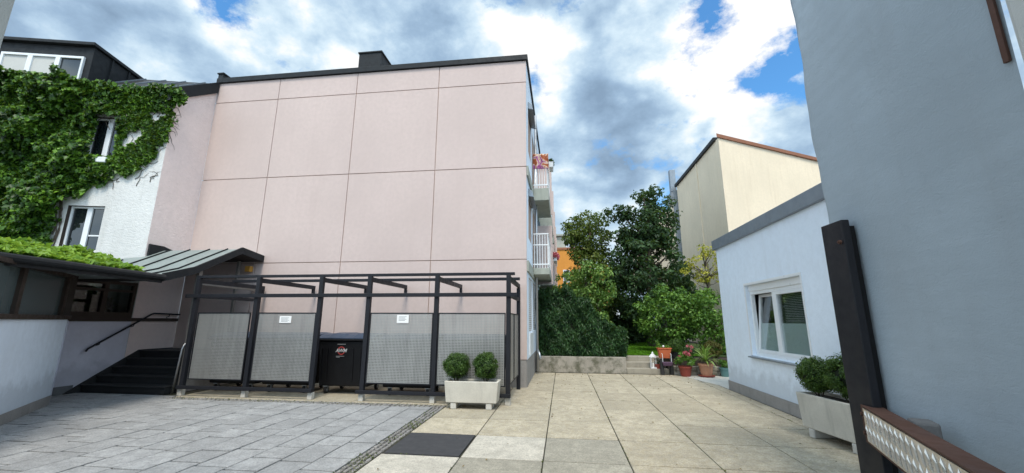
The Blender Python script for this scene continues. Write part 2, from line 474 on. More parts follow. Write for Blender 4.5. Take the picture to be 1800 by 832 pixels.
def field(lst):
    t = None
    for (x, y, r1, k) in lst:
        s_ = mth(nt, 'MULTIPLY', spot(skydir(x, y), r1), k)
        t = s_ if t is None else mth(nt, 'ADD', t, s_)
    return t
blue = field([(1395,115,6,.115),(1232,42,4.5,.10),(1275,18,4,.09),(408,-4,5,.12),(942,178,4,.10),(1110,340,12,.03),(330,20,14,.02)])
tone = field([(1090,235,9,-.10),(1180,222,7,-.07),(600,75,9,-.08),(735,20,12,-.11),(985,50,12,-.07),(515,30,8,-.05),(1398,200,8,-.12),(60,60,22,-.03),(1225,100,6,-.08),(1120,150,9,-.05),
              (890,75,9,.11),(1160,80,9,.16),(1305,85,11,.16),(1255,165,11,.14),(965,110,7,.11),(1355,25,10,.14),(675,60,8,.10),(1370,265,9,.12),(575,85,7,.06),(1010,370,10,.07),(470,90,9,.05)])
cov = mth(nt, 'SUBTRACT', mth(nt, 'ADD', mth(nt, 'ADD', mth(nt, 'MULTIPLY', nA, .38), mth(nt, 'MULTIPLY', nB, .60)), mth(nt, 'MULTIPLY', puff, .10)), blue)
mask = ramp(nt, cov, [(.29, (0,0,0)), (.39, (1,1,1))])
br = mth(nt, 'ADD', .005, mth(nt, 'ADD', mth(nt, 'ADD', mth(nt, 'ADD', mth(nt, 'MULTIPLY', nC, .50), mth(nt, 'MULTIPLY', nD, .45)), mth(nt, 'MULTIPLY', puff, .28)), tone))
cloud = ramp(nt, br, [(.22, (.24,.35,.49)), (.33, (.33,.47,.64)), (.42, (.47,.63,.79)), (.50, (.66,.81,.92)), (.58, (1,1,1))])
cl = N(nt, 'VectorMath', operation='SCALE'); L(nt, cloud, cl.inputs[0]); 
# clouds out of view, behind and beside the camera, brightened to light the walls
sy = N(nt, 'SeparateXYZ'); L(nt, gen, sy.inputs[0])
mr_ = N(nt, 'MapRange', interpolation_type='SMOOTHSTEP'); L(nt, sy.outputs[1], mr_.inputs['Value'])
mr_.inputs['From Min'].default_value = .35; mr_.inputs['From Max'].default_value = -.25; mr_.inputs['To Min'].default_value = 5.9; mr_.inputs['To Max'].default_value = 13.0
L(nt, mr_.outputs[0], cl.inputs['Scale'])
bl = N(nt, 'VectorMath', operation='MULTIPLY'); L(nt, sky.outputs[0], bl.inputs[0]); bl.inputs[1].default_value = (.6, 1.1, 1.35)
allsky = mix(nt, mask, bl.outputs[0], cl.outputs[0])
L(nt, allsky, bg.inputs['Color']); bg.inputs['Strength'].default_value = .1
try:
    w.cycles.sampling_method = 'MANUAL'; w.cycles.sample_map_resolution = 512
except Exception: pass

sun = bpy.data.objects.new('sun', bpy.data.lights.new('sun', 'SUN')); COL.objects.link(sun)
sun.data.energy = 1.8; sun.data.angle = R(18); sun.data.color = (1, .92, .80)
sd = Vector((math.sin(SUN_AZ)*math.cos(SUN_EL), math.cos(SUN_AZ)*math.cos(SUN_EL), math.sin(SUN_EL)))
sun.rotation_euler = sd.to_track_quat('Z', 'Y').to_euler(); sun.location = (0, -5, 30)
scene.view_settings.view_transform = 'Standard'; scene.view_settings.look = 'None'
scene.view_settings.exposure = .87; scene.view_settings.gamma = 1
try:
    scene.cycles.use_denoising = True; scene.cycles.max_bounces = 6; scene.cycles.transparent_max_bounces = 12
except Exception: pass

# ------------------------------------------------------------------ ground
g = MB(); g.add([(-300,-300,-.06),(300,-300,-.06),(300,300,-.06),(-300,300,-.06)], [(0,1,2,3)])
tag(g.build('ground', concrete('bed_soil', (.075,.068,.055), .3)), kind='structure')

def slab_mat(name, base, special):
    m, nt, bs, _ = new_mat(name)
    rnd = N(nt, 'NewGeometry').outputs['Random Per Island']
    co = coord(nt, out='World')
    c = mix(nt, rnd, sc_(base, .86), sc_(base, 1.12))
    c = mix(nt, mth(nt, 'MULTIPLY', ramp(nt, noise(nt, co, 1.7, 6, .65), [(.36,(1,1,1)),(.58,(0,0,0))]), .55), c, sc_(base, .62))
    c = mix(nt, mth(nt, 'MULTIPLY', ramp(nt, noise(nt, co, 5.5, 7, .7), [(.42,(1,1,1)),(.54,(0,0,0))]), .5), c, sc_(base, .6))
    c = mix(nt, mth(nt, 'MULTIPLY', ramp(nt, noise(nt, co, 14, 5, .7), [(.45,(0,0,0)),(.7,(1,1,1))]), .5), c, sc_(base, .6) if not special else (.30,.24,.12))
    v = N(nt, 'TexVoronoi'); v.inputs['Scale'].default_value = 85; L(nt, co, v.inputs['Vector'])
    c = mix(nt, .42, c, mix(nt, 1, c, ramp(nt, v.outputs['Color'], [(0,(.35,.33,.3)),(.5,(.9,.88,.85)),(1,(1.5,1.45,1.35))]), 'MULTIPLY'))
    fine = noise(nt, co, 38, 6, .8)
    c = mix(nt, mth(nt, 'MULTIPLY', ramp(nt, fine, [(.38,(1,1,1)),(.5,(0,0,0))]), .4), c, sc_(base, .38))
    L(nt, c, bs.inputs['Base Color']); bs.inputs['Roughness'].default_value = .82
    bump(nt, bs, mth(nt, 'ADD', noise(nt, co, 45, 6, .8), mth(nt, 'MULTIPLY', noise(nt, co, 4, 3), .5)), .5, .008)
    return m
M['slab'] = slab_mat('sandstone_coloured_slab', (.455,.41,.32), True)
M['slab_light'] = slab_mat('washed_slab', (.56,.53,.46), False)
M['slab_grey'] = slab_mat('grey_aggregate_slab', (.37,.35,.29), False)
M['paver'] = slab_mat('grey_paver', (.345,.35,.355), False)
M['sett'] = slab_mat('granite_sett', (.27,.26,.25), False)
M['joint_soil'] = concrete('joint_soil', (.03,.028,.02), .3, moss=.5)
M['mortar'] = concrete('paver_joint', (.03,.03,.028), .3)

# sub-base sheets under the joints
b = MB(); b.add([(-2.32,-3,-.016),(4.6,-3,-.016),(4.6,13.6,-.016),(-2.32,13.6,-.016)], [(0,1,2,3)])
b.add([(-11.03,8.14,-.016),(-2.32,8.14,-.016),(-2.32,10.48,-.016),(-11.03,10.48,-.016)], [(0,1,2,3)])
tag(b.build('slab_bedding', M['joint_soil']), kind='structure')
s = MB()
def slab(mb, x0, x1, y0, y1, gx=.006, mi=0, j=.0015):
    z = random.uniform(-j, j); k = .006
    gy = gx*1.9
    mb.hull8([(x0+gx,y0+gy,-.05),(x1-gx,y0+gy,-.05),(x1-gx,y1-gy,-.05),(x0+gx,y1-gy,-.05)],
             [(x0+gx+k*.3,y0+gy+k*.3,z),(x1-gx-k*.3,y0+gy+k*.3,z+random.uniform(-j,j)),(x1-gx-k*.3,y1-gy-k*.3,z),(x0+gx+k*.3,y1-gy-k*.3,z+random.uniform(-j,j))], mi)
xs = [-2.29+1.01*i for i in range(0, 8)]; ys = [5.19-.98*8+.98*i for i in range(0, 17)]
ys = [y for y in ys]; ys[-1] = 13.3
lights = {(-1.28,5.19),(-2.29,4.21)}
for i in range(len(xs)-1):
    for j in range(len(ys)-1):
        x0, x1, y0, y1 = xs[i], xs[i+1], ys[j], ys[j+1]
        if x0 > 3.9 : continue
        x1 = min(x1, 4.02)
        if x1-x0 < .05: continue
        key = (round(x0,2), round(y0,2)); mi = 0
        if any(abs(x0-a) < .03 and abs(y0-c) < .03 for a, c in lights): mi = 1
        elif (abs(x0+1.28) < .03 or abs(x0+.27) < .03) and y0 < 4.5 : mi = 2
        elif abs(x0+.27) < .03 and abs(y0-5.19) < .05: mi = 2
        elif random.random() < .03: mi = 2
        if abs(x0+2.29) < .03 and abs(y0-5.19) < .05: continue      # the black plate fills this bay
        slab(s, x0, x1, y0, y1, .006, mi)
# last row against the garden wall and the bays under the bin shelter
for i in range(len(xs)-1):
    x1 = min(xs[i+1], 4.02)
    if x1-xs[i] > .05: slab(s, xs[i], x1, 13.3, 13.58)
x = -2.29
while x > -8.3:
    for y0, y1 in ((8.13,9.11),(9.11,10.09),(10.09,10.43)):
        slab(s, x-1.01, x, y0+.02, y1, .006, 0)
    x -= 1.01
tag(s.build('slab_paving', [M['slab'], M['slab_light'], M['slab_grey']], bevel=.004, seg=1), kind='structure')

p = MB(); p.add([(-13,1.2,-.018),(-2.5,1.2,-.018),(-2.5,8.0,-.018),(-13,9.6,-.018)], [(0,1,2,3)])
p.add([(-3,-4,-.018),(-2.5,-4,-.018),(-2.5,1.2,-.018),(-3,1.2,-.018)], [(0,1,2,3)])
tag(p.build('paver_bedding', M['mortar']), kind='structure')
p = MB(); x = -2.52; r_ = 0
while x > -12.2:
    y = -3.0 + random.random()*.6 ; ytop = 7.93 if x > -8.3 else 8.28
    while y < ytop-.05:
        l = random.choice((.42,.42,.63,.63)); y1 = min(y+l, ytop)
        if ytop - y1 < .15: y1 = ytop
        if y1 > 1.2 or x > -3.1:
            slab(p, x-.42, x, y, y1, .008, 0, .003)
        y = y1
    x -= .42; r_ += 1
tag(p.build('grey_paving', M['paver'], bevel=.003, seg=1), kind='structure')

# sett strips
s = MB(); mo = MB()
def setts(x0, x1, y0, y1, nx, ny):
    dx = (x1-x0)/nx; dy = (y1-y0)/ny
    for i in range(nx):
        for j in range(ny):
            a = x0+i*dx+random.uniform(0,.006); c = y0+j*dy+random.uniform(0,.006); z = random.uniform(-.006,.003)
            q = .008; a1 = x0+(i+1)*dx-random.uniform(.008,.016); c1 = y0+(j+1)*dy-random.uniform(.008,.016)
            s.hull8([(a,c,-.06),(a1,c,-.06),(a1,c1,-.06),(a,c1,-.06)],
                    [(a+q,c+q,z),(a1-q,c+q,z),(a1-q,c1-q,z),(a+q,c1-q,z)])
setts(-2.52, -2.30, -1.0, 7.94, 3, 92)
setts(-8.5, -2.30, 7.94, 8.15, 62, 2)
tag(s.build('sett_strip', M['sett'], bevel=.006, seg=1), kind='structure')
# moss in the joints of the sett strip
P = np.stack([rng.uniform(-2.53,-2.29,1800), rng.uniform(1.2,8.0,1800), rng.uniform(-.004,.012,1800)], 1)
P2 = np.stack([rng.uniform(-8.4,-2.3,900), rng.uniform(7.94,8.15,900), rng.uniform(-.004,.008,900)], 1)
nn = np.sin(P[:,1]*3.1)+np.sin(P[:,1]*7.7+1)+rng.normal(size=len(P))*.7
P = np.concatenate([P[nn > .1], P2[rng.random(900) < .4]])
M['moss'] = leafy('moss', (.02,.035,.006), (.07,.10,.015), (.16,.17,.03), 6, .2)
tag(leaves('moss', P, .022, M['moss'], nrm=(0,0,1), spread=.7), 'low moss and small weeds growing in the joints of the granite sett strip', 'moss', kind='stuff')

mb = MB(); mb.box(-2.26,-1.30,5.215,6.145,-.05,.004)
tag(mb.build('cover_plate', M['mat'], bevel=.004), 'flat dark grey square cover plate set flush between the sandy paving slabs', 'cover plate')

# ------------------------------------------------------------------ pink apartment block
WX, WY = -.92, 10.45
pb = empty('apartment_building', (-6, 20, 0), 'long pink panel-clad apartment block with black roof edge and white balconies down its side', 'building')
core = MB(); core.box(-11.0, WX-.03, WY+.025, 31, 0, 9.18)
core.build('core_wall', M['joint'], pb)
xj = [-11.03, -8.82, -6.19, -3.56, WX]; zj = [.66, 3.235, 5.86, 8.49, 9.2]
pm = MB()
for i in range(4):
    for j in range(4):
        g_ = .010
        pm.box(xj[i]+(g_ if i else 0), xj[i+1]-(g_ if i < 3 else 0), WY, WY+.03, zj[j]+g_, zj[j+1]-g_)
pm.build('wall_panel', M['pink'], pb, bevel=.004, seg=1)
m_ = MB(); m_.box(-8.6, WX-.02, WY+.012, WY+.03, 0, .655); m_.box(WX-.04, WX-.005, WY+.032, 31, 0, .655)
m_.build('plinth', M['plinth'], pb)
c_ = MB(); c_.box(-11.07, WX+.05, WY-.06, WY+.3, 9.2, 9.37); c_.box(WX-.3, WX+.05, WY+.3, 31.05, 9.2, 9.37)
c_.build('roof_edge', M['roof_dark'], pb, bevel=.01)
for (x0, x1, y1, z1) in ((-6.27,-5.53,12.0,10.0), (-11.2,-11.02,11.3,9.66)):
    c_ = MB(); c_.box(x0, x1, WY+.1, y1, 9.37, z1-.03); ch = c_.build('chimney', M['roof_dark'], pb)
    c_ = MB(); c_.box(x0-.03, x1+.03, WY+.07, y1+.03, z1-.03, z1+.01); c_.build('chimney_cap', M['roof_dark'], ch)
# side facade: coordinates a = Y, outward +X
P0 = (WX, 0); U = (0, 1); NX = (1, 0)
sw = MB()
wins = []
for k in range(5):
    y0 = 11.1+3.75*k
    wins += [(y0, y0+1.3, 1.35, 2.85), (y0, y0+1.3, 3.95, 5.25), (y0, y0+1.3, 6.6, 8.1)]
    wins += [(y0+1.6, y0+3.1, 3.30, 5.35), (y0+1.6, y0+3.1, 5.92, 8.0), (y0+1.6, y0+2.9, 1.35, 2.85)]
sw.holes(P0, U, NX, WY+.04, 31, .66, 9.2, wins, .14)
sw.build('side_wall', M['white'], pb)
for (a0, a1, z0, z1) in wins:
    f = MB()
    for b0, b1, c0, c1 in ((a0,a0+.07,z0,z1),(a1-.07,a1,z0,z1),(a0+.07,a1-.07,z0,z0+.07),(a0+.07,a1-.07,z1-.07,z1),((a0+a1)/2-.04,(a0+a1)/2+.04,z0+.07,z1-.07)):
        f.fbox(P0, U, NX, b0, b1, -.13, -.07, c0, c1)
    wo_ = f.build('window', M['white_paint'], pb)
    q = MB(); q.fbox(P0, U, NX, a0+.07, a1-.07, -.115, -.105, z0+.07, z1-.07); q.build('pane', M['glass'], wo_)
    if z0 < 1.5:
        q = MB(); nsl = 26
        for k in range(nsl):
            zz = z0+.02+k*(z1-z0-.04)/nsl
            q.fbox(P0, U, NX, a0+.02, a1-.02, -.05, -.02, zz, zz+.043)
        q.build('roller_shutter', M['shutter'], wo_)
# horizontal bands, shutter boxes and white boards
for z0 in (2.93, 5.62):
    q = MB(); q.fbox(P0, U, NX, WY+.05, 31, .003, .05, z0, z0+.28); q.build('floor_band', M['slab_conc'], pb)
for k in range(3):
    y0 = 11.1+3.75*k
    q = MB(); q.fbox(P0, U, NX, y0+.05, y0+1.3, .003, .03, .72, 1.3); q.build('board', M['white_paint'], pb)
    for z in (5.32, 8.12):
        q = MB(); q.hull8([(WX+.003,y0,z-.12),(WX+.16,y0,z-.16),(WX+.16,y0+1.3,z-.16),(WX+.003,y0+1.3,z-.12)],
                          [(WX+.003,y0,z+.12),(WX+.12,y0,z+.02),(WX+.12,y0+1.3,z+.02),(WX+.003,y0+1.3,z+.12)])
        q.build('awning_box', M['zinc_cop'], pb, bevel=.01)
# balconies
for k in range(5):
    for lev, (y0, zf, top) in enumerate(((12.3+3.75*k, 3.24, 4.35), (12.62+3.75*k, 5.95, 6.95))):
        X1 = -.37
        sl = MB(); sl.box(WX+.052, X1, y0, y0+2.3, zf-(.2 if lev == 0 else .42), zf); so = sl.build('balcony', M['slab_conc'], pb, bevel=.01)
        rl = MB()
        for zz in (zf+.12, top-.02): 
            rl.box(WX+.05, X1-.02, y0+.02, y0+.05, zz-.02, zz+.02); rl.box(X1-.05, X1-.02, y0+.05, y0+2.28, zz-.02, zz+.02)
        if lev == 0: rl.box(WX+.05, X1-.02, y0+.02, y0+.05, zf+.72, zf+.755)
        n = 5
        for i in range(n+1):
            xx = WX+.08+(X1-.06-WX-.08)*i/n; rl.box(xx, xx+.018, y0+.026, y0+.044, zf+.0, top-.03)
        for i in range(1, 15):
            yy = y0+.05+2.2*i/14; rl.box(X1-.046, X1-.03, yy, yy+.018, zf, top-.03)
        rl.build('railing', M['white_paint'], so)
        dv = MB(); dv.box(WX+.05, X1+.05, y0+2.31, y0+2.39, zf-.3, zf+1.9); dv.build('divider', M['pink'], so, bevel=.01)
# downpipe and tap box on the side facade
dp = MB(); dp.tube([(WX+.09,13.2,.1),(WX+.09,13.2,8.9)], .045, 10); dp.tube([(WX+.09,13.2,.75),(WX+.16,13.1,.62),(WX+.2,13.0,.45)], .04, 8)
dp.build('downpipe', M['galv'], pb, smooth=True)

# towel hanging over the first upper balcony
m, nt_, bs_, _ = new_mat('patterned_towel')
co = coord(nt_, out='World'); nz = noise(nt_, co, 3.6, 3, .5, 1.5)
L(nt_, ramp(nt_, nz, [(.35,(.30,.08,.03)),(.45,(.45,.17,.10)),(.5,(.6,.5,.38)),(.56,(.40,.12,.28)),(.62,(.2,.05,.16)),(.68,(.6,.48,.35))], 'CONSTANT'), bs_.inputs['Base Color'])
bs_.inputs['Roughness'].default_value = .95
tw = MB(); nxs, nzs = 16, 10
vs = [(WX+.03+.53*i/nxs, 12.56+.02*math.sin(i*.9+j*.3)-.01*j*.3, 6.60+.52*j/nzs) for j in range(nzs+1) for i in range(nxs+1)]
tw.add(vs, [(j*(nxs+1)+i, j*(nxs+1)+i+1, (j+1)*(nxs+1)+i+1, (j+1)*(nxs+1)+i) for j in range(nzs) for i in range(nxs)])
o = tw.build('towel', m, smooth=True); sm = o.modifiers.new('thick', 'SOLIDIFY'); sm.thickness = .006
tag(o, 'orange and purple patterned towel hung over the upper balcony railing', 'towel')
fb = empty('flower_box', (-.28,12.75,6.72), 'small white flower box with dark plants clipped outside the upper balcony', 'flower box')
q = MB(); q.hull8([(-.34,12.7,6.72),(-.22,12.7,6.72),(-.22,13.2,6.72),(-.34,13.2,6.72)], [(-.36,12.68,6.9),(-.2,12.68,6.9),(-.2,13.22,6.9),(-.36,13.22,6.9)]); q.build('trough', M['white_paint'], fb)
P, Q = clump_points(np.array([(-.28,12.75+.1*i,6.95) for i in range(5)]), np.full(5,.10), 9000); leaves('foliage', P, .05, M['dark_tree'], fb, Q)
fb = empty('flower_box', (-.27,17.6,4.2), 'red geraniums in a box on the far lower balcony of the pink block', 'flower box')
q = MB(); q.box(-.34,-.2,17.2,18.2,4.2,4.36); q.build('trough', M['white_paint'], fb)
P, Q = clump_points(np.array([(-.26,17.2+.17*i,4.45) for i in range(6)]), np.full(6,.18), 3000); leaves('flowers', P, .08, M['pink_flower'], fb, Q)

# wall lamp beneath the porch
lm = MB(); lm.box(-9.02,-8.86,WY-.13,WY-.002,2.98,3.14); tag(lm.build('wall_lamp', M['yellow'], bevel=.01), 'small amber box lamp fixed to the pink wall beneath the porch roof', 'lamp')

# ------------------------------------------------------------------ ivy clad house on the left
A77 = R(77); IU = (-math.sin(A77), -math.cos(A77)); IN = (math.cos(A77)*1.0, -math.sin(A77))   # along the wall to the left / outward
IN = (.225, -.974)
IP = (-11.03, 9.2)
ih = empty('house', (-13.5, 10.5, 0), 'old white rough-plastered house with dark metal dormer roof, mostly covered by ivy', 'house')
w1 = (1.22, 2.12, 3.38, 4.62); w2 = (1.24, 2.06, 6.03, 7.22)
q = MB(); q.holes(IP, IU, IN, 0, 9, 0, 8.0, [w1, w2], .16, 0, 1); q.build('wall', [M['white_rough'], M['wood_dark']], ih)
q = MB(); q.add([(-11.03,9.2,0),(-11.03,WY,0),(-11.03,WY,9.05),(-11.03,9.2,8.02)], [(0,1,2,3)]); q.build('side_wall', M['pink_rough'], ih)
for i, (a0, a1, z0, z1) in enumerate((w1, w2)):
    f = MB(); t = .05; mid = (a0+a1)/2-.02
    for b0, b1, c0, c1 in ((a0,a0+t,z0,z1),(a1-t,a1,z0,z1),(a0+t,a1-t,z0,z0+t),(a0+t,a1-t,z1-t,z1),(mid-.065,mid+.065,z0+t,z1-t)):
        f.fbox(IP, IU, IN, b0, b1, -.155, -.09, c0, c1)
    if i == 0: f.fbox(IP, IU, IN, a0+t, mid-.085, -.15, -.10, z0+.42, z0+.46)
    wo_ = f.build('window', M['white_paint'], ih, bevel=.006)
    g_ = MB(); g_.fbox(IP, IU, IN, a0+t, a1-t, -.14, -.13, z0+t, z1-t); g_.build('pane', M['glass'], wo_)
    g_ = MB(); g_.fbox(IP, IU, IN, a0+.02, a1-.02, -.1, .05, z0-.04, z0-.002); g_.build('sill', M['white_paint'], wo_, bevel=.006)
q = MB(); q.fbox(IP, IU, IN, 1.35, 1.62, .003, .16, 5.82, 5.98); q.build('sill_box', M['white_paint'], ih, bevel=.02)
# roof: slope of 0.75 behind the eave up to z 9.45, then flat
def ip(a, d, z): return (IP[0]+IU[0]*a+IN[0]*d, IP[1]+IU[1]*a+IN[1]*d, z)
th = .14
q = MB()
r0, r1 = ip(-.03,.16,7.94), ip(9,.16,7.94)
r2, r3 = ip(9,-1.85,9.42), (-11.03,WY-.01,9.12)
top = [r0, (-10.99,9.05,7.96), (-10.99,WY-.02,9.06), ip(.35,-1.75,9.42), ip(9,-1.75,9.42), r1]
q.prism(top, (0,0,.1)); q.build('roof', M['roof_dark'], ih)
q = MB(); q.prism([(-11.06,8.98,7.74),(-11.06,8.98,8.14),(-11.06,WY-.03,9.24),(-11.06,WY-.03,8.84)], (.11,0,0)); q.build('verge_board', M['roof_dark'], ih, bevel=.008)
for k in range(14):
    q_ = MB(); a = .5+.62*k
    q_.bar(ip(a,.1,8.1), ip(a,-1.75,9.53), .03, .05)
    q_.build('seam', M['zinc_cop'], ih)
# dormer
dr = MB(); dr.fbox(IP, IU, IN, 2.45, 5.3, -2.3, -.02, 8.02, 9.42); do = dr.build('dormer', M['roof_dark'], ih)
q = MB(); q.fbox(IP, IU, IN, 2.38, 5.4, -2.4, .10, 9.422, 9.52); q.build('dormer_roof', M['roof_dark'], do, bevel=.01)
q = MB()
for d in (-.6,-1.2,-1.8): q.fbox(IP, IU, IN, 2.41, 2.449, d-.02, d+.02, 8.1, 9.42)
q.build('dormer_seams', M['roof_dark'], do)
q = MB(); t = .07; a0, a1, z0, z1 = 2.62, 4.75, 8.15, 9.06
for b0, b1, c0, c1 in ((a0,a0+.05,z0,z1),(a1-t,a1,z0,z1),(a0+.05,a1-t,z0,z0+t),(a0+.05,a1-t,z1-t,z1),(3.22,3.34,z0+t,z1-t),(3.93,4.06,z0+t,z1-t)):
    q.fbox(IP, IU, IN, b0, b1, -.018, .05, c0, c1)
dw = q.build('window', M['white_paint'], do, bevel=.006)
q = MB(); q.fbox(IP, IU, IN, 2.67, 3.22, -.015, .0, 8.22, 8.99); q.build('pane', M['glass'], dw)
q = MB(); q.fbox(IP, IU, IN, 3.34, 3.93, -.015, .01, 8.22, 8.99); q.fbox(IP, IU, IN, 4.06, 4.68, -.015, .01, 8.22, 8.99); q.build('roller_blind', M['curtain'], dw)

# ivy on the facade
poly = [(-.33,7.9),(.0,7.5),(.02,6.7),(.3,6.05),(.66,5.68),(1.1,5.55),(1.5,5.3),(1.75,5.0),(2.15,4.85),(2.28,4.5),(2.36,4.0),(2.33,3.3),(2.2,2.6),(8.9,2.6),(8.9,8.5),(2.6,8.4),(2.3,8.12),(-.3,8.12)]
def inpoly(a, z, pl):
    r = np.zeros(len(a), bool); n = len(pl)
    for i in range(n):
        x1, y1 = pl[i]; x2, y2 = pl[(i+1) % n]
        c = ((y1 > z) != (y2 > z)) & (a < (x2-x1)*(z-y1)/(y2-y1+1e-12)+x1)
        r ^= c
    return r
def fbm(a, z, s=0):
    return (np.sin(a*1.7+z*.9+s)+np.sin(a*-1.1+z*2.3+1.3+s)*.8+np.sin(a*3.9+z*3.1+s*2)*.5+np.sin(a*7.3-z*5.7+s)*.35+np.sin(a*-9.1-z*11.3)*.22)/2.9
K = 80000
a = rng.uniform(-.4, 6.3, K); z = rng.uniform(2.5, 8.75, K)
az = a+.16*fbm(a*4, z*4, 2)+rng.normal(size=K)*.05; zz = z+.16*fbm(z*4, a*4, 5)+rng.normal(size=K)*.05
ok = inpoly(az, zz, poly)
for (b0, b1, c0, c1) in ((w1[0]-.02,w1[1]+.0,w1[2],w1[3]+.02),(w2[0]+.02,w2[0]+.60,w2[2]-.02,w2[3])):
    ok &= ~((a > b0) & (a < b1) & (z > c0) & (z < c1+.02))
ok &= ~((z > 8.2) & (a < 2.55)) & ~((z > 8.35+.1*fbm(a*3,z,3)) & (a < 4.9) )
# sparse strip right of the middle window, with bare plaster showing
thin = (a < 1.2)
ok &= ~(thin & (fbm(a*2.6, z*2.6, 1) > .30) & (z < 7.45) & (z > 5.8) & (a < 1.15))
a, z = a[ok], z[ok]
thick = np.clip((a-.9)/1.6, .06, 1)*(.06+.62*np.clip(fbm(a*1.9, z*1.9, 4)+.30, 0, 1.3)+.30*np.clip(fbm(a*4.6+2, z*4.6, 9)+.1, 0, 1.2))
thick = np.maximum(thick, .05)+.22*np.clip((z-7.45)*1.6, 0, 1)*(a < 2.8)
u_ = rng.random(len(a))**.45; d = thick*u_+.02
P = np.stack([IP[0]+IU[0]*a+IN[0]*d, IP[1]+IU[1]*a+IN[1]*d, z], 1)
iv = empty('ivy', ip(3,.1,0), 'thick dark green ivy hanging in bulges over the left house wall around its windows', 'ivy')
leaves('foliage', P, .115, M['ivy'], iv, np.array([IN[0],IN[1],.55]), .55, .8, tipdir=(0,0,-1), droop=.6)
st = MB()
for k in range(46):
    aa = random.uniform(.05, 2.6); z0_ = random.uniform(4.9, 7.6)
    pts = []; 
    for i in range(7):
        pts.append(ip(aa, .012, z0_)); aa += random.uniform(-.12,.10); z0_ += random.uniform(-.02,.14)
    st.tube(pts, [.009,.008,.007,.006,.005,.004,.002], 5)
# tendrils reaching onto the pink side strip
for k in range(9):
    yy = 9.22; z0_ = random.uniform(6.6, 7.7); pts = []
    for i in range(5):
        pts.append((-11.018, yy, z0_)); yy += random.uniform(.02,.09); z0_ += random.uniform(-.10,.05)
    st.tube(pts, [.008,.007,.005,.004,.002], 5)
for k in range(6):
    zb = random.uniform(3.1, 4.0); ab = 2.28+random.uniform(-.08,.05)
    st.tube([ip(ab,.02,zb), ip(ab-.06,.02,zb+.5), ip(ab+.05,.02,zb+1.0)], .012, 5)
vw = st.build('vine_wood', M['bark'], iv); vw['kind'] = 'stuff'

# ------------------------------------------------------------------ covered walkway and porch
wk = empty('covered_walkway', (-9.5, 7, 0), 'white covered walkway with dark timber windows and standing seam porch roof over the steps', 'walkway')
NA, NB = Vector((-6.4,2.92,0)), Vector((-9.95,7.06,0))
nu = (NB-NA).normalized(); NL = (NB-NA).length; nn_ = Vector((-nu.y, nu.x, 0))    # outward should face +X
if nn_.x < 0: nn_ = -nn_
nP = (NA.x, NA.y); nU = (nu.x, nu.y); nN = (nn_.x, nn_.y)
q = MB(); q.fbox(nP, nU, nN, 0, NL, -.26, 0, .17, 1.62); q.build('wall', M['white'], wk, bevel=.006)
q = MB(); q.fbox(nP, nU, nN, 0, NL+.012, -.27, .012, 0, .17); q.build('plinth', M['plinth'], wk)
q = MB(); q.fbox(nP, nU, nN, 0, NL+.05, -.30, .04, 1.622, 1.70); q.build('ledge', M['wood_dark'], wk)
sA = NL-1.84          # position of the photo's left picture edge along the wall
mul = [sA-2.6, sA-1.45, sA-.44, sA+1.5]
for i, s0 in enumerate(mul):
    q = MB(); q.fbox(nP, nU, nN, s0, s0+.14, -.14, -.03, 1.70, 2.43); q.build('mullion', M['wood_dark'], wk)
for s0, s1 in ((sA-2.46,sA-1.45),(sA-1.31,sA-.44),(sA-.30,sA+1.5)):
    q = MB(); q.fbox(nP, nU, nN, s0, s1, -.10, -.08, 1.70, 2.43); q.build('pane', M['glass_grey'], wk)
q = MB(); q.fbox(nP, nU, nN, sA-2.6, NL+.02, -.2, .0, 2.432, 2.50); q.build('beam', M['wood_dark'], wk)
# stair side wall x = -11.03
SX = -11.03
q = MB(); q.box(SX-.2, SX, 7.3, 9.19, 0, 1.58); q.box(SX-.02, SX-.004, 9.2, WY, 0, 1.6); q.build('stair_wall', M['lilac'], wk)
q = MB()
for y0, y1, z0, z1 in ((7.6,7.72,1.66,2.56),(8.44,8.54,1.66,2.56),(9.12,9.24,1.66,2.56),(7.72,8.44,1.66,1.80),(8.54,9.12,1.66,1.80),(7.72,8.44,2.48,2.56),(8.54,9.12,2.48,2.56),(7.72,8.44,2.30,2.36),(8.54,9.12,2.30,2.36)):
    q.box(SX-.12, SX-.02, y0, y1, z0, z1)
wf = q.build('window_frame', M['wood_dark'], wk)
q = MB(); q.box(SX-.07, SX-.06, 7.72, 9.12, 1.8, 2.48); q.build('pane', M['glass_tint'], wf)
q = MB(); q.box(SX-.16, SX+.05, 7.3, WY-.02, 1.582, 1.665); q.build('ledge', M['wood_dark'], wk)
q = MB(); q.prism([(-9.95,7.08,0),(-10.15,6.95,0),(-11.2,7.28,0),(-11.05,7.45,0)], (0,0,1.6)); q.build('return_wall', M['lilac'], wk)
q = MB(); q.prism([(-9.95,7.08,1.602),(-10.15,6.95,1.602),(-11.2,7.28,1.602),(-11.05,7.45,1.602)], (0,0,.9)); q.build('corner_panel', M['wood_dark'], wk)
q = MB(); q.box(SX+.003, SX+.02, 7.4, 8.2, 0, .17); q.build('stair_plinth', M['plinth_dark'], wk)
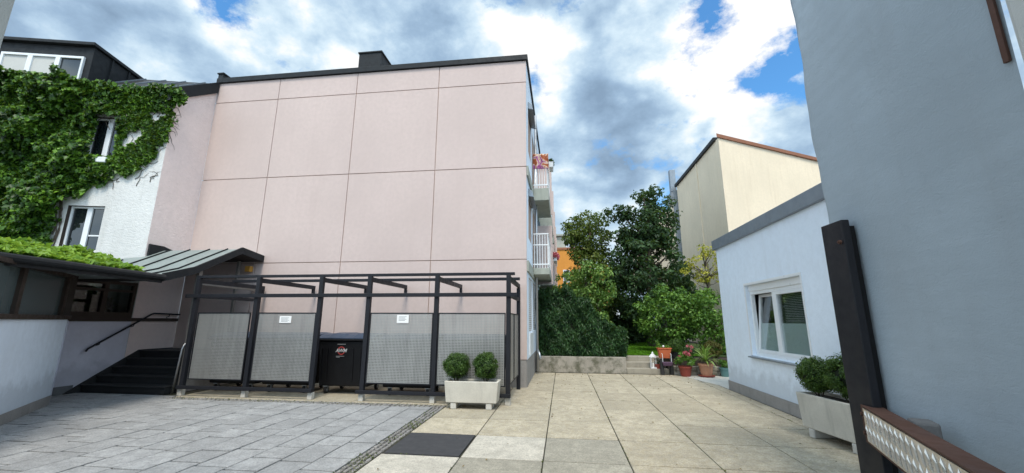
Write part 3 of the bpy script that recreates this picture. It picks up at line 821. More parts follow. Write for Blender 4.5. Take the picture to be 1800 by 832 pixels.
# roofs
XE = -8.6
prof = [(WY-.01,3.40),(9.63,3.50),(8.33,2.80),(7.60,2.56)]
q = MB()
for (y0, z0), (y1, z1) in zip(prof[:-1], prof[1:]):
    xl0 = -11.02 if y0 > 9.15 else -13.2
    q.hull8([(-11.015 if y1 > 9 or y0 > 9.3 else -12.4,y0,z0-.03),(XE,y0,z0-.03),(XE,y1,z1-.03),(-12.4 if y1 < 9 else -11.015,y1,z1-.03)],
            [(-11.015 if y1 > 9 or y0 > 9.3 else -12.4,y0,z0),(XE,y0,z0),(XE,y1,z1),(-12.4 if y1 < 9 else -11.015,y1,z1)])
pr = q.build('porch_roof', M['roof_zinc'], wk)
q = MB()
for x in (-11.9,-11.35,-10.75,-10.15,-9.55,-9.0):
    q = MB()
    for (y0, z0), (y1, z1) in zip(prof[1:-1], prof[2:]):
        if x < -11.03 and y0 > 9: 
            y0_, z0_ = 8.95, 3.13
        else: y0_, z0_ = y0, z0
        q.bar((x,y0_,z0_+.018),(x,y1,z1+.018), .022, .035)
    q.build('seam', M['roof_dark'], pr)
q = MB()
for (y0, z0), (y1, z1) in zip(prof[:-1], prof[1:]):
    q.prism([(XE+.001,y0,z0+.05),(XE+.001,y0,z0-.13),(XE+.001,y1,z1-.13),(XE+.001,y1,z1+.05)], (.05,0,0))
q.build('verge_board', M['roof_dark'], pr)
q = MB()
for (y0, z0), (y1, z1) in zip(prof[:-1], prof[1:]):
    q.hull8([(-11.0,y0,z0-.12),(XE-.01,y0,z0-.12),(XE-.01,y1,z1-.12),(-11.0,y1,z1-.12)], [(-11.0,y0,z0-.035),(XE-.01,y0,z0-.035),(XE-.01,y1,z1-.035),(-11.0,y1,z1-.035)])
q.build('soffit', M['under'], pr)
q = MB(); q.prism([(-8.62,7.62,2.50),(-8.02,3.6,2.50),(-6.6,1.6,2.50),(-14,1.6,2.50),(-16.5,7.2,2.50),(-14.5,8.0,2.5),(-11.4,8.7,2.5),(-11.4,7.62,2.5)], (0,0,.05)); q.build('flat_roof', M['roof_zinc'], wk)
q = MB(); q.tube([(-8.56,7.62,2.52),(-7.96,3.6,2.52)], .065, 10); q.bar((-8.60,7.62,2.47),(-8.0,3.6,2.47), .03, .14); q.build('gutter', M['roof_dark'], wk)
q = MB(); q.prism([(-11.02,9.24,3.28),(-11.02,9.24,3.62),(-11.02,9.62,3.62),(-11.02,10.2,3.47)], (.05,0,0)); q.build('flashing', M['roof_dark'], wk)
# posts under the porch roof
for (x, y, z1, wd) in ((-8.72,8.62,2.80,.09),(-9.2,10.30,3.28,.07)):
    q = MB(); q.box(x-wd/2, x+wd/2, y-wd/2, y+wd/2, .0 if y < 9 else .0, z1); q.build('post', M['wood_grey'], wk, bevel=.005)
q = MB(); q.box(-8.78,-8.70,8.7,10.42,0,.95); q.build('side_wall', M['plinth'], wk)
q = MB(); q.bar((-8.66,8.66,2.52),(-8.66,10.4,2.50),.05,.14); q.build('tie_beam', M['wood_grey'], wk)

# steps up to the porch
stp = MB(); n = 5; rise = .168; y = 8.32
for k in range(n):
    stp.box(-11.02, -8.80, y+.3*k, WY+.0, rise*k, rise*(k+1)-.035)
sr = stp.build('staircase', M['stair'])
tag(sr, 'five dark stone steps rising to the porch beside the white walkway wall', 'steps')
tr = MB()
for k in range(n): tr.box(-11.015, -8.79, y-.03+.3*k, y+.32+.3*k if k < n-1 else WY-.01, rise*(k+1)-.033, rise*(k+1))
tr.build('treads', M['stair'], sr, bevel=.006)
st_ = MB(); st_.prism([(-11.018,8.02,.0),(-11.018,8.3,.17),(-11.018,9.5,.86),(-11.018,10.4,.86),(-11.018,10.4,0)], (.05,0,0)); st_.build('stringer', M['stair'], sr)
# handrails
hr = empty('handrail', (-10.93,9,0), 'dark handrail climbing along the white wall beside the steps', 'handrail')
q = MB(); q.tube([(-10.93,8.24,.90),(-10.93,8.27,.96),(-10.93,9.26,1.56),(-10.93,9.58,1.76),(-10.93,9.66,1.79),(-10.93,10.4,1.77)], .022, 10); q.build('rail', M['steel'], hr, smooth=True)
for yy, zz_ in ((8.5,1.10),(9.2,1.52),(10.1,1.77)):
    q = MB(); q.tube([(-11.03,yy,zz_-.08),(-10.95,yy,zz_-.06),(-10.93,yy,zz_)], .01, 6); q.build('bracket', M['steel'], hr)
hr = empty('handrail', (-8.78,8.45,0), 'silver tubular handrail standing at the foot of the steps beside the bin shelter', 'handrail')
q = MB(); q.tube([(-8.74,8.45,0),(-8.74,8.52,.98),(-8.74,8.56,1.06),(-8.74,8.66,1.12),(-8.74,8.9,1.25)], .022, 10); q.build('rail', M['inox'], hr, smooth=True)

# creeper on the flat roof
K = 9000
yy = rng.uniform(3.2, 8.7, K); edge = -8.62+(7.62-np.clip(yy,0,7.62))*.149
wdt = 1.9+.4*np.sin(yy*2.2)
xx = edge - .02 - wdt*rng.random(K)
lim = np.where(yy > 7.2, -9.6-(yy-7.2)*1.5+.2*np.sin(yy*9), 0); ok = (xx < lim) | (yy < 7.2)
h = (.06+.30*np.clip((edge-xx)/.8, .12, 1)*(1+.4*fbm(xx*3, yy*3)))*rng.random(K)**.5
P = np.stack([xx, yy, 2.56+h], 1)[ok]
tag(leaves('creeper', P, .14, M['creeper'], None, (.15,-.25,1), .5, .75), 'bright yellow-green creeper spilling over the flat walkway roof edge', 'creeper')
# plant behind the stair window
P, Q = clump_points(*crown_clumps((-11.75,8.3,1.6), (.45,1.0,1.0), 130, .2, .32, .1), 700)
sb = empty('bush', (-11.75,8.1,0), 'green bush seen through the dark timber window beside the steps', 'bush'); leaves('foliage', P, .10, M['shrub'], sb, Q)

# ------------------------------------------------------------------ bin shelter (pergola)
pg = empty('bin_shelter', (-4.7, 8.3, 0), 'anthracite steel pergola frame with perforated metal screens enclosing the waste bins', 'bin shelter')
PX = [-8.36,-6.83,-5.30,-4.17,-2.65,-1.11]; FY = 8.3
for x in PX:
    q = MB(); q.box(x-.045,x+.045,FY-.045,FY+.045,.14,2.57); po = q.build('post', M['steel'], pg, bevel=.006)
    q = MB(); q.box(x-.052,x+.052,FY-.052,FY+.052,0,.139); q.build('foot', M['concrete_clean'], po, bevel=.008)
for x in PX:
    q = MB(); q.box(x-.03,x+.03,FY+.046,10.36,2.46,2.56); q.box(x-.03,x+.03,10.28,10.36,2.35,2.459); q.build('rafter', M['steel'], pg, bevel=.004)
for nm, a0, a1, y0, y1, z0, z1 in (('top_rail',-8.42,-.98,FY-.03,FY+.045,2.572,2.63),('purlin',-8.42,-.98,9.28,9.34,2.562,2.63),
        ('middle_rail',-8.58,-.93,FY-.085,FY-.047,2.12,2.20),('bottom_rail',-8.42,-5.24,FY-.10,FY-.047,.15,.22),('bottom_rail',-4.27,-1.05,FY-.10,FY-.047,.15,.22)):
    q = MB(); q.box(a0,a1,y0,y1,z0,z1); q.build(nm, M['steel'], pg, bevel=.004)
for x in (PX[0]-.0, PX[-1]+.0):
    q = MB(); q.box(x-.045,x+.045,10.16,10.25,0,2.45); q.build('post', M['steel'], pg, bevel=.006)
    q = MB(); q.box(x-.025,x+.025,FY+.047,10.159,2.12,2.20); q.build('side_rail', M['steel'], pg)
# perforated sheet: round 11 mm holes on a 24 mm grid, really open
def perf(name, ax):
    m, nt, bs, out = new_mat(name)
    g_ = N(nt, 'NewGeometry').outputs['Position']; sx = N(nt, 'SeparateXYZ'); L(nt, g_, sx.inputs[0])
    pitch = .031
    def cell(o): 
        f = mth(nt, 'FRACT', mth(nt, 'DIVIDE', o, pitch)); return mth(nt, 'POWER', mth(nt, 'SUBTRACT', f, .5), 2)
    r = mth(nt, 'ADD', cell(sx.outputs[ax]), cell(sx.outputs[2]))
    hole = mth(nt, 'LESS_THAN', r, .066)
    co = coord(nt, out='World')
    c = mix(nt, noise(nt, co, 1.6, 5, .6), (.30,.30,.285), (.46,.455,.43))
    st = noise(nt, coord(nt, (6,6,.5), out='World'), 2, 4)
    c = mix(nt, mth(nt, 'MULTIPLY', ramp(nt, st, [(.45,(0,0,0)),(.7,(1,1,1))]), .3), c, (.17,.17,.16))
    L(nt, c, bs.inputs['Base Color']); bs.inputs['Metallic'].default_value = .55; bs.inputs['Roughness'].default_value = .42
    bump(nt, bs, noise(nt, co, 2.5, 3), .25, .03)
    tr = N(nt, 'BsdfTransparent'); ms = N(nt, 'MixShader'); L(nt, hole, ms.inputs[0]); L(nt, bs.outputs[0], ms.inputs[1]); L(nt, tr.outputs[0], ms.inputs[2])
    L(nt, ms.outputs[0], out.inputs[0]); return m
M['perf_x'] = perf('perforated_sheet', 0); M['perf_y'] = perf('perforated_sheet_side', 1)
def screen(a0, a1, z0, z1, y=FY, side=None):
    f = MB(); t = .022
    def bx(mb, b0, b1, c0, c1, d0, d1):
        if side is None: mb.box(b0,b1,y+d0,y+d1,c0,c1)
        else: mb.box(side+d0,side+d1,b0,b1,c0,c1)
    bx(f,a0,a1,z1-t,z1,-.012,.012); bx(f,a0,a1,z0,z0+t,-.012,.012); bx(f,a0,a0+t,z0+t,z1-t,-.012,.012); bx(f,a1-t,a1,z0+t,z1-t,-.012,.012)
    fo = f.build('screen', M['steel'], pg)
    s_ = MB(); bx(s_,a0+t,a1-t,z0+t,z1-t,-.002,.002); s_.build('perforated_sheet', M['perf_x'] if side is None else M['perf_y'], fo)
for a0, a1 in ((-8.25,-6.94),(-6.75,-5.36),(-4.11,-2.71),(-2.60,-1.17)): screen(a0, a1, .34, 1.79)
screen(8.40, 9.22, .34, 1.79, side=-1.11); screen(9.26, 10.14, .34, 1.79, side=-1.11)
for (x0, x1, z0, z1, lab) in ((-6.21,-5.93,1.565,1.715,'small white paper notice on the screen left of the open bin bay'),(-3.50,-3.24,1.575,1.745,'small white paper notice on the screen right of the open bin bay')):
    q = MB(); q.box(x0,x1,FY-.022,FY-.018,z0,z1); n_ = q.build('notice', M['paper'])
    tag(n_, lab, 'notice')
    q = MB()
    for k in range(4): q.box(x0+.04,x1-.05-.03*(k % 2),FY-.0228,FY-.0222,z1-.045-.025*k,z1-.037-.025*k)
    q.build('print', M['ink'], n_)

# ------------------------------------------------------------------ waste bins
def make_bin():
    r = empty('waste_bin', (0,0,0))
    b_ = MB(); W, D = .68, .50
    b_.hull8([(-W+.09,-D+.08,.17),(W-.09,-D+.08,.17),(W-.09,D-.08,.17),(-W+.09,D-.08,.17)], [(-W+.03,-D+.02,1.16),(W-.03,-D+.02,1.16),(W-.03,D-.02,1.16),(-W+.03,D-.02,1.16)])
    b_.build('body', M['black'], r, bevel=.03, local=True, seg=3)
    b_ = MB(); b_.box(-W,W,-D,D,1.163,1.215); b_.box(-W-.03,W+.03,-D-.03,-D-.002,1.17,1.20); b_.build('rim', M['black'], r, bevel=.012, local=True)
    for x in (-.56,-.42,.20,.38,.55):
        b_ = MB(); b_.hull8([(x-.02,-D+.055,.3),(x+.02,-D+.055,.3),(x+.02,-D+.1,.3),(x-.02,-D+.1,.3)],[(x-.02,-D+.012,1.0),(x+.02,-D+.012,1.0),(x+.02,-D+.06,1.0),(x-.02,-D+.06,1.0)])
        b_.build('rib', M['black'], r, local=True)
    b_ = MB(); nx = 18; ny = 6; V = []
    for j in range(ny+1):
        for i in range(nx+1):
            x = -W+2*W*i/nx; y = -D+2*D*j/ny
            arch = .09*math.sqrt(max(0, 1-(abs(y)/D)**2.6))
            seam = .022 if (abs(x+.23) < .2 or abs(x-.38) < .2) and abs(y) < D*.9 else 0
            V.append((x, y, 1.218+arch+seam+.01))
    F = [(j*(nx+1)+i, j*(nx+1)+i+1, (j+1)*(nx+1)+i+1, (j+1)*(nx+1)+i) for j in range(ny) for i in range(nx)]
    b_.add(V, F); l_ = b_.build('lid', M['steel_blue'], r, local=True); sm = l_.modifiers.new('thick','SOLIDIFY'); sm.thickness = .03; bv = l_.modifiers.new('bev','BEVEL'); bv.width=.008
    for sx in (-1, 1):
        for sy in (-1, 1):
            c = MB(); x, y = sx*.44, sy*.34
            c.box(x-.05,x+.05,y-.05,y+.05,.155,.172); c.box(x-.04,x-.034,y-.03,y+.03,.07,.155); c.box(x+.034,x+.04,y-.03,y+.03,.07,.155)
            co_ = c.build('caster', M['galv'], r, local=True)
            t = MB(); t.tube([(x-.028,y,.078),(x+.028,y,.078)], .078, 18); t.build('tyre', M['rubber'], co_, local=True, bevel=.008)
            t = MB(); t.tube([(x-.033,y,.078),(x+.033,y,.078)], .04, 14); t.build('wheel_hub', M['galv'], co_, local=True)
    return r
b0 = make_bin()
BX = [(-4.95,'black wheeled waste bin with round red and white emblem standing in the open bay'),
      (-7.72,'black waste bin behind the screen nearest the steps'),(-6.36,'black waste bin behind the screen with the left notice'),
      (-3.43,'black waste bin behind the screen with the right notice'),(-1.98,'black waste bin behind the screen and the concrete planter')]
for i, (x, lab) in enumerate(BX):
    o = b0 if i == 0 else copy_tree(b0)
    o.location = (x, 9.35, 0); tag(o, lab, 'waste bin', 'wheeled waste bins in the shelter')
# emblem on the open bin
bx, by = -4.95-.08+.0, 9.35-.475
ring = MB(); nseg = 40
V = []; 
for rr_ in (.092, .070):
    for k in range(nseg):
        t = 2*math.pi*k/nseg; V.append((bx+rr_*math.cos(t), by, .95+rr_*math.sin(t)))
F = [(k, (k+1) % nseg, (k+1) % nseg+nseg, k+nseg) for k in range(nseg)]
ring.add(V, F)
def slope_front(o):   # lean with the tapered bin front
    for v in o.data.vertices:
        zz = v.co.z+wpos(o).z
        v.co.y = (9.35-.5+.02+.06*(1.16-zz)/.99) - wpos(o).y - .012
ro = ring.build('emblem_ring', M['red'], b0); slope_front(ro)
def text_mesh(name, body, size, loc, mat, parent, shear=.25):
    cu = bpy.data.curves.new(name, 'FONT'); cu.body = body; cu.size = size; cu.align_x = 'CENTER'; cu.align_y = 'CENTER'; cu.shear = shear; cu.offset = size*.02
    t = bpy.data.objects.new(name, cu); COL.objects.link(t)
    bpy.context.view_layer.update()
    me = bpy.data.meshes.new_from_object(t.evaluated_get(bpy.context.evaluated_depsgraph_get()))
    bpy.data.objects.remove(t)
    off = wpos(parent)
    for v in me.vertices:
        x, z = v.co.x, v.co.y
        v.co = Vector((loc[0]+x, loc[1], loc[2]+z))-off
    me.materials.clear(); me.materials.append(mat)
    o = bpy.data.objects.new(name, me); COL.objects.link(o); o.parent = parent
    return o
to = text_mesh('emblem_lettering', 'AWM', .105, (bx, by, .95), M['white_print'], b0); slope_front(to)
for v in to.data.vertices: v.co.y -= .006
ln = MB(); ln.box(bx-.10,bx+.10,by,by+.001,1.085,1.098); ln.box(bx-.12,bx+.08,by,by+.001,.822,.832); ln.box(bx-.12,bx-.03,by,by+.001,.802,.812)
lo = ln.build('printed_line', M['white_print'], b0); slope_front(lo)

# ------------------------------------------------------------------ planters
def planter(x0, x1, y0, y1, z0, z1, label, rot=0):
    cx, cy = (x0+x1)/2, (y0+y1)/2
    r = empty('planter', (cx, cy, 0), label, 'planter', 'concrete planters in the yard')
    q = MB(); t = .05; k = .035
    o_b = [(x0+k,y0+k*.5,z0),(x1-k,y0+k*.5,z0),(x1-k,y1-k*.5,z0),(x0+k,y1-k*.5,z0)]; o_t = [(x0,y0,z1),(x1,y0,z1),(x1,y1,z1),(x0,y1,z1)]
    i_t = [(x0+t,y0+t,z1),(x1-t,y0+t,z1),(x1-t,y1-t,z1),(x0+t,y1-t,z1)]; i_b = [(a, b, z1-.12) for a, b, c in i_t]
    V = o_b+o_t+i_t+i_b
    F = [(0,3,2,1)]+[(i,(i+1) % 4,(i+1) % 4+4,i+4) for i in range(4)]+[(i+4,(i+1) % 4+4,(i+1) % 4+8,i+8) for i in range(4)]+[(i+8,(i+1) % 4+8,(i+1) % 4+12,i+12) for i in range(4)]+[(12,13,14,15)]
    q.add(V, F); q.build('trough', M['planter'], r, bevel=.012)
    q = MB(); q.box(x0+t+.002,x1-t-.002,y0+t+.002,y1-t-.002,z1-.115,z1-.04); q.build('soil', M['soil'], r)
    long_x = (x1-x0) > (y1-y0)
    for i in range(2):
        q = MB()
        if long_x:
            c = x0+.18 if i == 0 else x1-.18; q.box(c-.055,c+.055,y0+.03,y1-.03,0,z0-.001)
        else:
            c = y0+.18 if i == 0 else y1-.18; q.box(x0+.03,x1-.03,c-.055,c+.055,0,z0-.001)
        q.build('foot', M['concrete_clean'], r, bevel=.012)
    return r
def boxball(c, r, label):
    o = empty('boxwood_ball', (c[0], c[1], c[2]-r*.9), label, 'shrub', 'clipped boxwood balls')
    C, RR = crown_clumps(c, (r*.82, r*.82, r*.86), 85, .045, .105, .88)
    P, Q = clump_points(C, RR, 20000, 1, .4)
    P = P[P[:, 2] > c[2]-r*.88]
    nr = P-np.array(c)
    leaves('foliage', P, .026, M['box'], o, nr*5, .6, .6)
    q = MB(); q.lathe([(r*.05,-r*.86),(r*.4,-r*.7),(r*.66,-r*.3),(r*.7,0),(r*.55,r*.4),(r*.2,r*.64),(.001,r*.68)], c, 14); q.build('dark_fill', M['fill'], o, smooth=True)  # added dark solid closes the see-through middle of the ball
    q = MB()
    for k in range(5): q.tube([(c[0]+.02*math.cos(k*1.3), c[1]+.02*math.sin(k*1.3), c[2]-r*1.25), (c[0]+r*.5*math.cos(k*1.3), c[1]+r*.5*math.sin(k*1.3), c[2]-r*.3)], .008, 5)
    q.build('stem', M['bark'], o)
    return o
M['planter'] = concrete('planter_concrete', (.56,.53,.46), .15)
planter(-2.27, -1.23, 7.78, 8.18, .115, .50, 'pale concrete planter on two feet in front of the bin shelter')
boxball((-2.09,8.0,.76), .25, 'boxwood ball at the left end of the planter by the bin shelter')
boxball((-1.51,8.0,.76), .25, 'boxwood ball at the right end of the planter by the bin shelter')
pl2 = planter(3.54, 3.99, 5.80, 6.90, .12, .60, 'pale concrete planter standing under the window of the low white house')
pl2.rotation_euler.z = R(8)
boxball((3.68,6.64,.86), .25, 'boxwood ball at the far end of the planter under the window')
boxball((3.80,6.17,.89), .28, 'boxwood ball beside the steel post in the planter under the window')

# ------------------------------------------------------------------ low white house on the right
HX = 4.04
lh = empty('garden_house', (6, 8, 0), 'low white flat-roofed house with zinc coping and a tilted white window', 'house')
LP = (HX, 0); LU = (0, 1); LN = (-1, 0)
hw = (7.36, 9.48, .93, 2.41)
q = MB(); q.holes(LP, LU, LN, 4.2, 10.92, .0, 3.55, [hw], .16)
q.add([(HX,10.92,0),(9.5,10.92,0),(9.5,10.92,3.55),(HX,10.92,3.55)], [(0,1,2,3)]); q.build('wall', M['white'], lh)
q = MB()
for y0, y1 in ((4.2,6.9),(6.906,8.26),(8.266,9.6),(9.606,10.94)): q.box(HX-.018,HX-.002,y0,y1,0,.225)
q.box(HX-.018,9.5,10.922,10.94,0,.225); q.build('plinth', M['plinth'], lh, bevel=.003)
q = MB(); q.box(HX-.07,HX+.3,4.2,10.99,3.47,3.72); q.box(HX+.3,9.5,10.7,10.99,3.47,3.72); q.build('coping', M['zinc_cop'], lh, bevel=.008)
q = MB(); q.box(HX+.3,9.5,4.2,10.7,3.5,3.6); q.build('roof', M['roof_dark'], lh)
a0, a1, z0, z1 = hw; t = .07; my = 8.50
q = MB(); e = -.14
q.fbox(LP,LU,LN,a0,a1,-.155,-.06,z1-.13,z1)        # shutter box
for b0_, b1_, c0, c1 in ((a0,a0+t,z0,z1-.13),(a1-t,a1,z0,z1-.13),(a0+t,a1-t,z0,z0+t),(a0+t,a1-t,z1-.2,z1-.13),(my-.05,my+.05,z0+t,z1-.2)):
    q.fbox(LP,LU,LN,b0_,b1_,-.15,-.08,c0,c1)
hwf = q.build('window', M['white_paint'], lh, bevel=.005)
# fixed leaf (near) and tilted leaf (far)
q = MB(); b0_, b1_, c0, c1 = a0+t+.002, my-.052, z0+t+.002, z1-.202
for d0, d1, f0, f1 in ((b0_,b0_+.06,c0,c1),(b1_-.06,b1_,c0,c1),(b0_+.06,b1_-.06,c0,c0+.06),(b0_+.06,b1_-.06,c1-.06,c1)): q.fbox(LP,LU,LN,d0,d1,-.14,-.075,f0,f1)
q.build('casement', M['white_paint'], hwf, bevel=.005)
q = MB(); q.fbox(LP,LU,LN,b0_+.06,b1_-.06,-.115,-.107,c0+.06,c1-.06); q.build('pane', M['glass_thin'], hwf)
q = MB(); q.fbox(LP,LU,LN,b0_+.06,b1_-.06,-.126,-.120,c0+.06,c0+.60); q.build('frosted_film', M['frost'], hwf)
q = MB()
for k in range(20):
    zz_ = c0+.62+k*.031; q.add([(HX+.20,b0_+.05,zz_),(HX+.20,b1_-.05,zz_),(HX+.225,b1_-.05,zz_+.016),(HX+.225,b0_+.05,zz_+.016)], [(0,1,2,3)])
q.build('venetian_blind', M['blind'], hwf)
tl = MB(); b0_, b1_ = my+.052, a1-t-.002; lean = .13
def tq(y_, z_, d): return (HX+.10+d+lean*(z_-c0)/(c1-c0), y_, z_)
def tbar(mb, y0, y1, f0, f1, d0=0, d1=.05): mb.hull8([tq(y0,f0,d0),tq(y1,f0,d0),tq(y1,f0,d1),tq(y0,f0,d1)], [tq(y0,f1,d0),tq(y1,f1,d0),tq(y1,f1,d1),tq(y0,f1,d1)])
tbar(tl,b0_,b0_+.06,c0,c1); tbar(tl,b1_-.06,b1_,c0,c1); tbar(tl,b0_+.06,b1_-.06,c0,c0+.06); tbar(tl,b0_+.06,b1_-.06,c1-.06,c1)
to_ = tl.build('tilted_casement', M['white_paint'], hwf, bevel=.005)
q = MB(); tbar(q,b0_+.06,b1_-.06,c0+.06,c1-.06,.02,.027); q.build('pane', M['glass_thin'], to_)
q = MB(); tbar(q,b0_+.06,b1_-.06,c0+.06,c0+.6,.03,.034); q.build('frosted_film', M['frost'], to_)
q = MB(); q.hull8([(HX-.08,a0-.06,z0-.05),(HX+.15,a0-.06,z0-.03),(HX+.15,a1+.06,z0-.03),(HX-.08,a1+.06,z0-.05)],[(HX-.08,a0-.06,z0-.025),(HX+.15,a0-.06,z0-.002),(HX+.15,a1+.06,z0-.002),(HX-.08,a1+.06,z0-.025)]); q.build('sill', M['zinc_cop'], hwf)
q = MB(); q.fbox(LP,LU,LN,a0-.045,a0-.002,-.002,.012,z0,z1+.05); q.fbox(LP,LU,LN,a1+.002,a1+.045,-.002,.012,z0,z1+.05); q.fbox(LP,LU,LN,a0-.002,a1+.002,-.002,.012,z1+.003,z1+.05); q.build('trim', M['white_paint'], hwf)
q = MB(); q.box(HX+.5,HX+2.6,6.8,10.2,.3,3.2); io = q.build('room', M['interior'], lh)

# ------------------------------------------------------------------ gateway walls in the foreground
GX = 2.6
gw = empty('gate_wall', (GX+.4, 2, 0), 'tall blue-grey plastered gateway wall filling the right foreground behind the steel post', 'wall')
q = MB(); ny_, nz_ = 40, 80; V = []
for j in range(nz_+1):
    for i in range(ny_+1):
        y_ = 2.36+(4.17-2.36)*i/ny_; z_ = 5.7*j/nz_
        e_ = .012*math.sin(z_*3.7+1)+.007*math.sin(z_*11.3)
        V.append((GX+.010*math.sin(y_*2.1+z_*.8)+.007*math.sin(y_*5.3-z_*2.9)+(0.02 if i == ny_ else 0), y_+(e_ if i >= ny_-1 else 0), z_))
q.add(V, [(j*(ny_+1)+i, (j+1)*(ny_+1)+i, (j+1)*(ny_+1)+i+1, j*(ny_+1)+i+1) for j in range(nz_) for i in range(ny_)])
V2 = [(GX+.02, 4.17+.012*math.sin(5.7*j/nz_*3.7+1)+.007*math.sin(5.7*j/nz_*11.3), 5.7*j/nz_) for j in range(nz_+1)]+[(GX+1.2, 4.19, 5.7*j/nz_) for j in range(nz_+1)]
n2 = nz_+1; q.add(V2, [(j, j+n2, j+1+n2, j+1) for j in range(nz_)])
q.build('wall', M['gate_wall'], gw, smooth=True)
q = MB(); q.box(GX-.045,GX+.5,-2.0,2.30,0,5.7); q.build('pilaster', M['gate_light'], gw, bevel=.03)
q = MB(); q.box(GX+.06,GX+.5,2.31,2.37,0,5.7); q.build('recess', M['gate_wall'], gw)
q = MB(); q.bar((GX-.010,2.385,3.10),(GX-.010,2.378,3.9),.016,.03); q.bar((GX-.004,2.402,3.14),(GX-.004,2.395,3.9),.012,.012)
tag(q.build('rusty_strip', M['rust']), 'short rusty steel strip hanging high on the gateway wall at upper right', 'metal strip')
q = MB(); q.box(-4.2,-2.5,-2.0,1.29,0,4.6)
tag(q.build('gate_pier', M['gate_light'], bevel=.01), 'pale plastered gateway pier cutting the upper left corner', 'wall')
# steel post
ps = empty('gate_post', (GX-.06, 4.1, 0), 'tall dark steel post standing flat against the end of the gateway wall', 'post')
q = MB(); q.box(GX-.13,GX-.065,3.765,4.05,0,2.515); q.build('flat_bar', M['steel'], ps, bevel=.006)
q = MB(); q.box(GX-.064,GX-.02,3.78,4.02,.1,2.46); q.build('spacer', M['black'], ps)
q = MB(); q.tube([(GX-.131,3.81,2.32),(GX-.15,3.81,2.32)], .018, 10); q.tube([(GX-.131,3.81,2.32),(GX-.16,3.81,2.32)], .008, 8); q.build('bolt', M['rust'], ps)
# guard bar with tread plate
gb = empty('guard_rail', (2.45, 3.2, 0), 'brown steel guard rail faced with shiny tread plate, running from the post', 'guard rail')
A_, B_ = Vector((2.462,3.90,0)), Vector((2.462-.345*2.6, 3.90-.938*2.6, 0)); gu = (B_-A_).normalized(); gn = Vector((-.938,.345,0)); gL = (B_-A_).length
gP = (A_.x, A_.y); gU = (gu.x, gu.y); gN = (gn.x, gn.y)
q = MB(); q.fbox(gP,gU,gN,0,gL,-.13,.0,.935,.95); q.fbox(gP,gU,gN,0,gL,-.13,.0,.66,.675); q.fbox(gP,gU,gN,0,gL,-.13,-.118,.675,.935); q.fbox(gP,gU,gN,0,.06,-.118,.0,.675,.935)
q.build('channel', M['rust'], gb, bevel=.003)
q = MB(); q.fbox(gP,gU,gN,.065,gL,-.012,.003,.68,.932)
nd = int(gL/.092)
for k in range(nd):
    for r_ in range(2):
        a = .12+k*.092+(.035 if r_ % 2 else 0); z = .748+r_*.116
        c = Vector((gP[0]+gU[0]*a+gN[0]*.004, gP[1]+gU[1]*a+gN[1]*.004, z))
        d = (Vector((gU[0],gU[1],0))*.42 + Vector((0,0,-.9))).normalized()*.066
        s_ = Vector((gN[0],gN[1],0)).cross(d).normalized()*.012; hN = Vector((gN[0],gN[1],0))*.010
        q.add([c-d, c-s_, c+d, c+s_, c-d*.6+hN, c+d*.6+hN], [(0,1,4),(1,5,4),(1,2,5),(2,3,5),(3,4,5),(3,0,4)])
M['tread'] = paint('polished_tread_plate', (.60,.56,.50), .28, .75, .3)
q.build('tread_plate', M['tread'], gb)
for zz_ in (.735,.88):
    q = MB(); c = Vector((gP[0]+gU[0]*.03, gP[1]+gU[1]*.03, zz_)); n3 = Vector((gN[0],gN[1],0))
    q.tube([c+n3*.0, c+n3*.014], .016, 6); q.build('bolt', M['rust'], gb)
q = MB(); q.fbox(gP,gU,gN,.50,.66,-.27,-.135,.78,.962); tag(q.build('concrete_block', M['plinth_dark'], bevel=.02), 'grey stone block wedged between the guard rail and the gateway wall', 'block')
# passage roof over the photographer
q = MB(); q.box(-4.2,GX+.5,-2.0,.3,4.6,5.2); tag(q.build('passage_lintel', M['gate_light']), 'plastered building mass bridging the gateway above the camera', 'building')

# ------------------------------------------------------------------ garden
LZ = .5
q = MB(); q.box(-.89,1.98,13.6,13.82,0,.5); q.build; rw = q.build('retaining_wall', M['concrete'], bevel=.012)
tag(rw, 'low stained concrete retaining wall below the dark hedge', 'retaining wall')
q = MB()
q.prism([(-.9,13.82,0),(1.98,13.82,0),(1.98,14.55,0),(3.3,14.55,0),(3.3,13.75,0),(4.4,13.75,0),(7.6,13.9,0),(7.6,40,0),(-.9,40,0)], (0,0,LZ-.03))
tag(q.build('garden_soil', M['soil']), kind='structure')
q = MB(); q.add([(1.0,14.56,LZ),(7.0,14.56,LZ),(7.0,38,LZ),(1.0,38,LZ)], [(0,1,2,3)])
tag(q.build('lawn', concrete('lawn_soil', (.05,.09,.02), .2)), kind='structure')
K = 16000; P = np.stack([rng.uniform(1.5,4.8,K), 14.58+8.5*rng.random(K)**1.5, np.full(K, LZ+.02)], 1)
tag(leaves('grass', P, .075, M['grass'], None, (1,-1,.0), .9, .14, tipdir=(0,0,1), droop=.35), 'short bright green lawn grass between the hedge and the shrubs', 'grass', kind='stuff')
M['step_conc'] = concrete('step_concrete', (.34,.31,.25), .3)
gs = MB()
for k in range(3): gs.box(1.99, 3.28-.02*k, 13.62+.31*k, 13.62+.31*(k+1)+(.02 if k < 2 else 0), 0 if k == 0 else .0, .165*(k+1))
gso = gs.build('garden_steps', M['step_conc'], bevel=.01); tag(gso, 'three worn concrete garden steps up to the lawn', 'steps')
q = MB()
xk = 3.3
random.seed(3)
while xk < 4.75:
    wd = random.uniform(.16,.3)
    for lay in range(2): q.box(xk+.004, xk+wd-.004, 13.55+random.uniform(0,.03), 13.8, .135*lay+.002, .135*(lay+1)-.004)
    xk += wd
tag(q.build('stone_edging', M['concrete'], bevel=.012), 'low rubble stone edging behind the flower pots', 'wall')

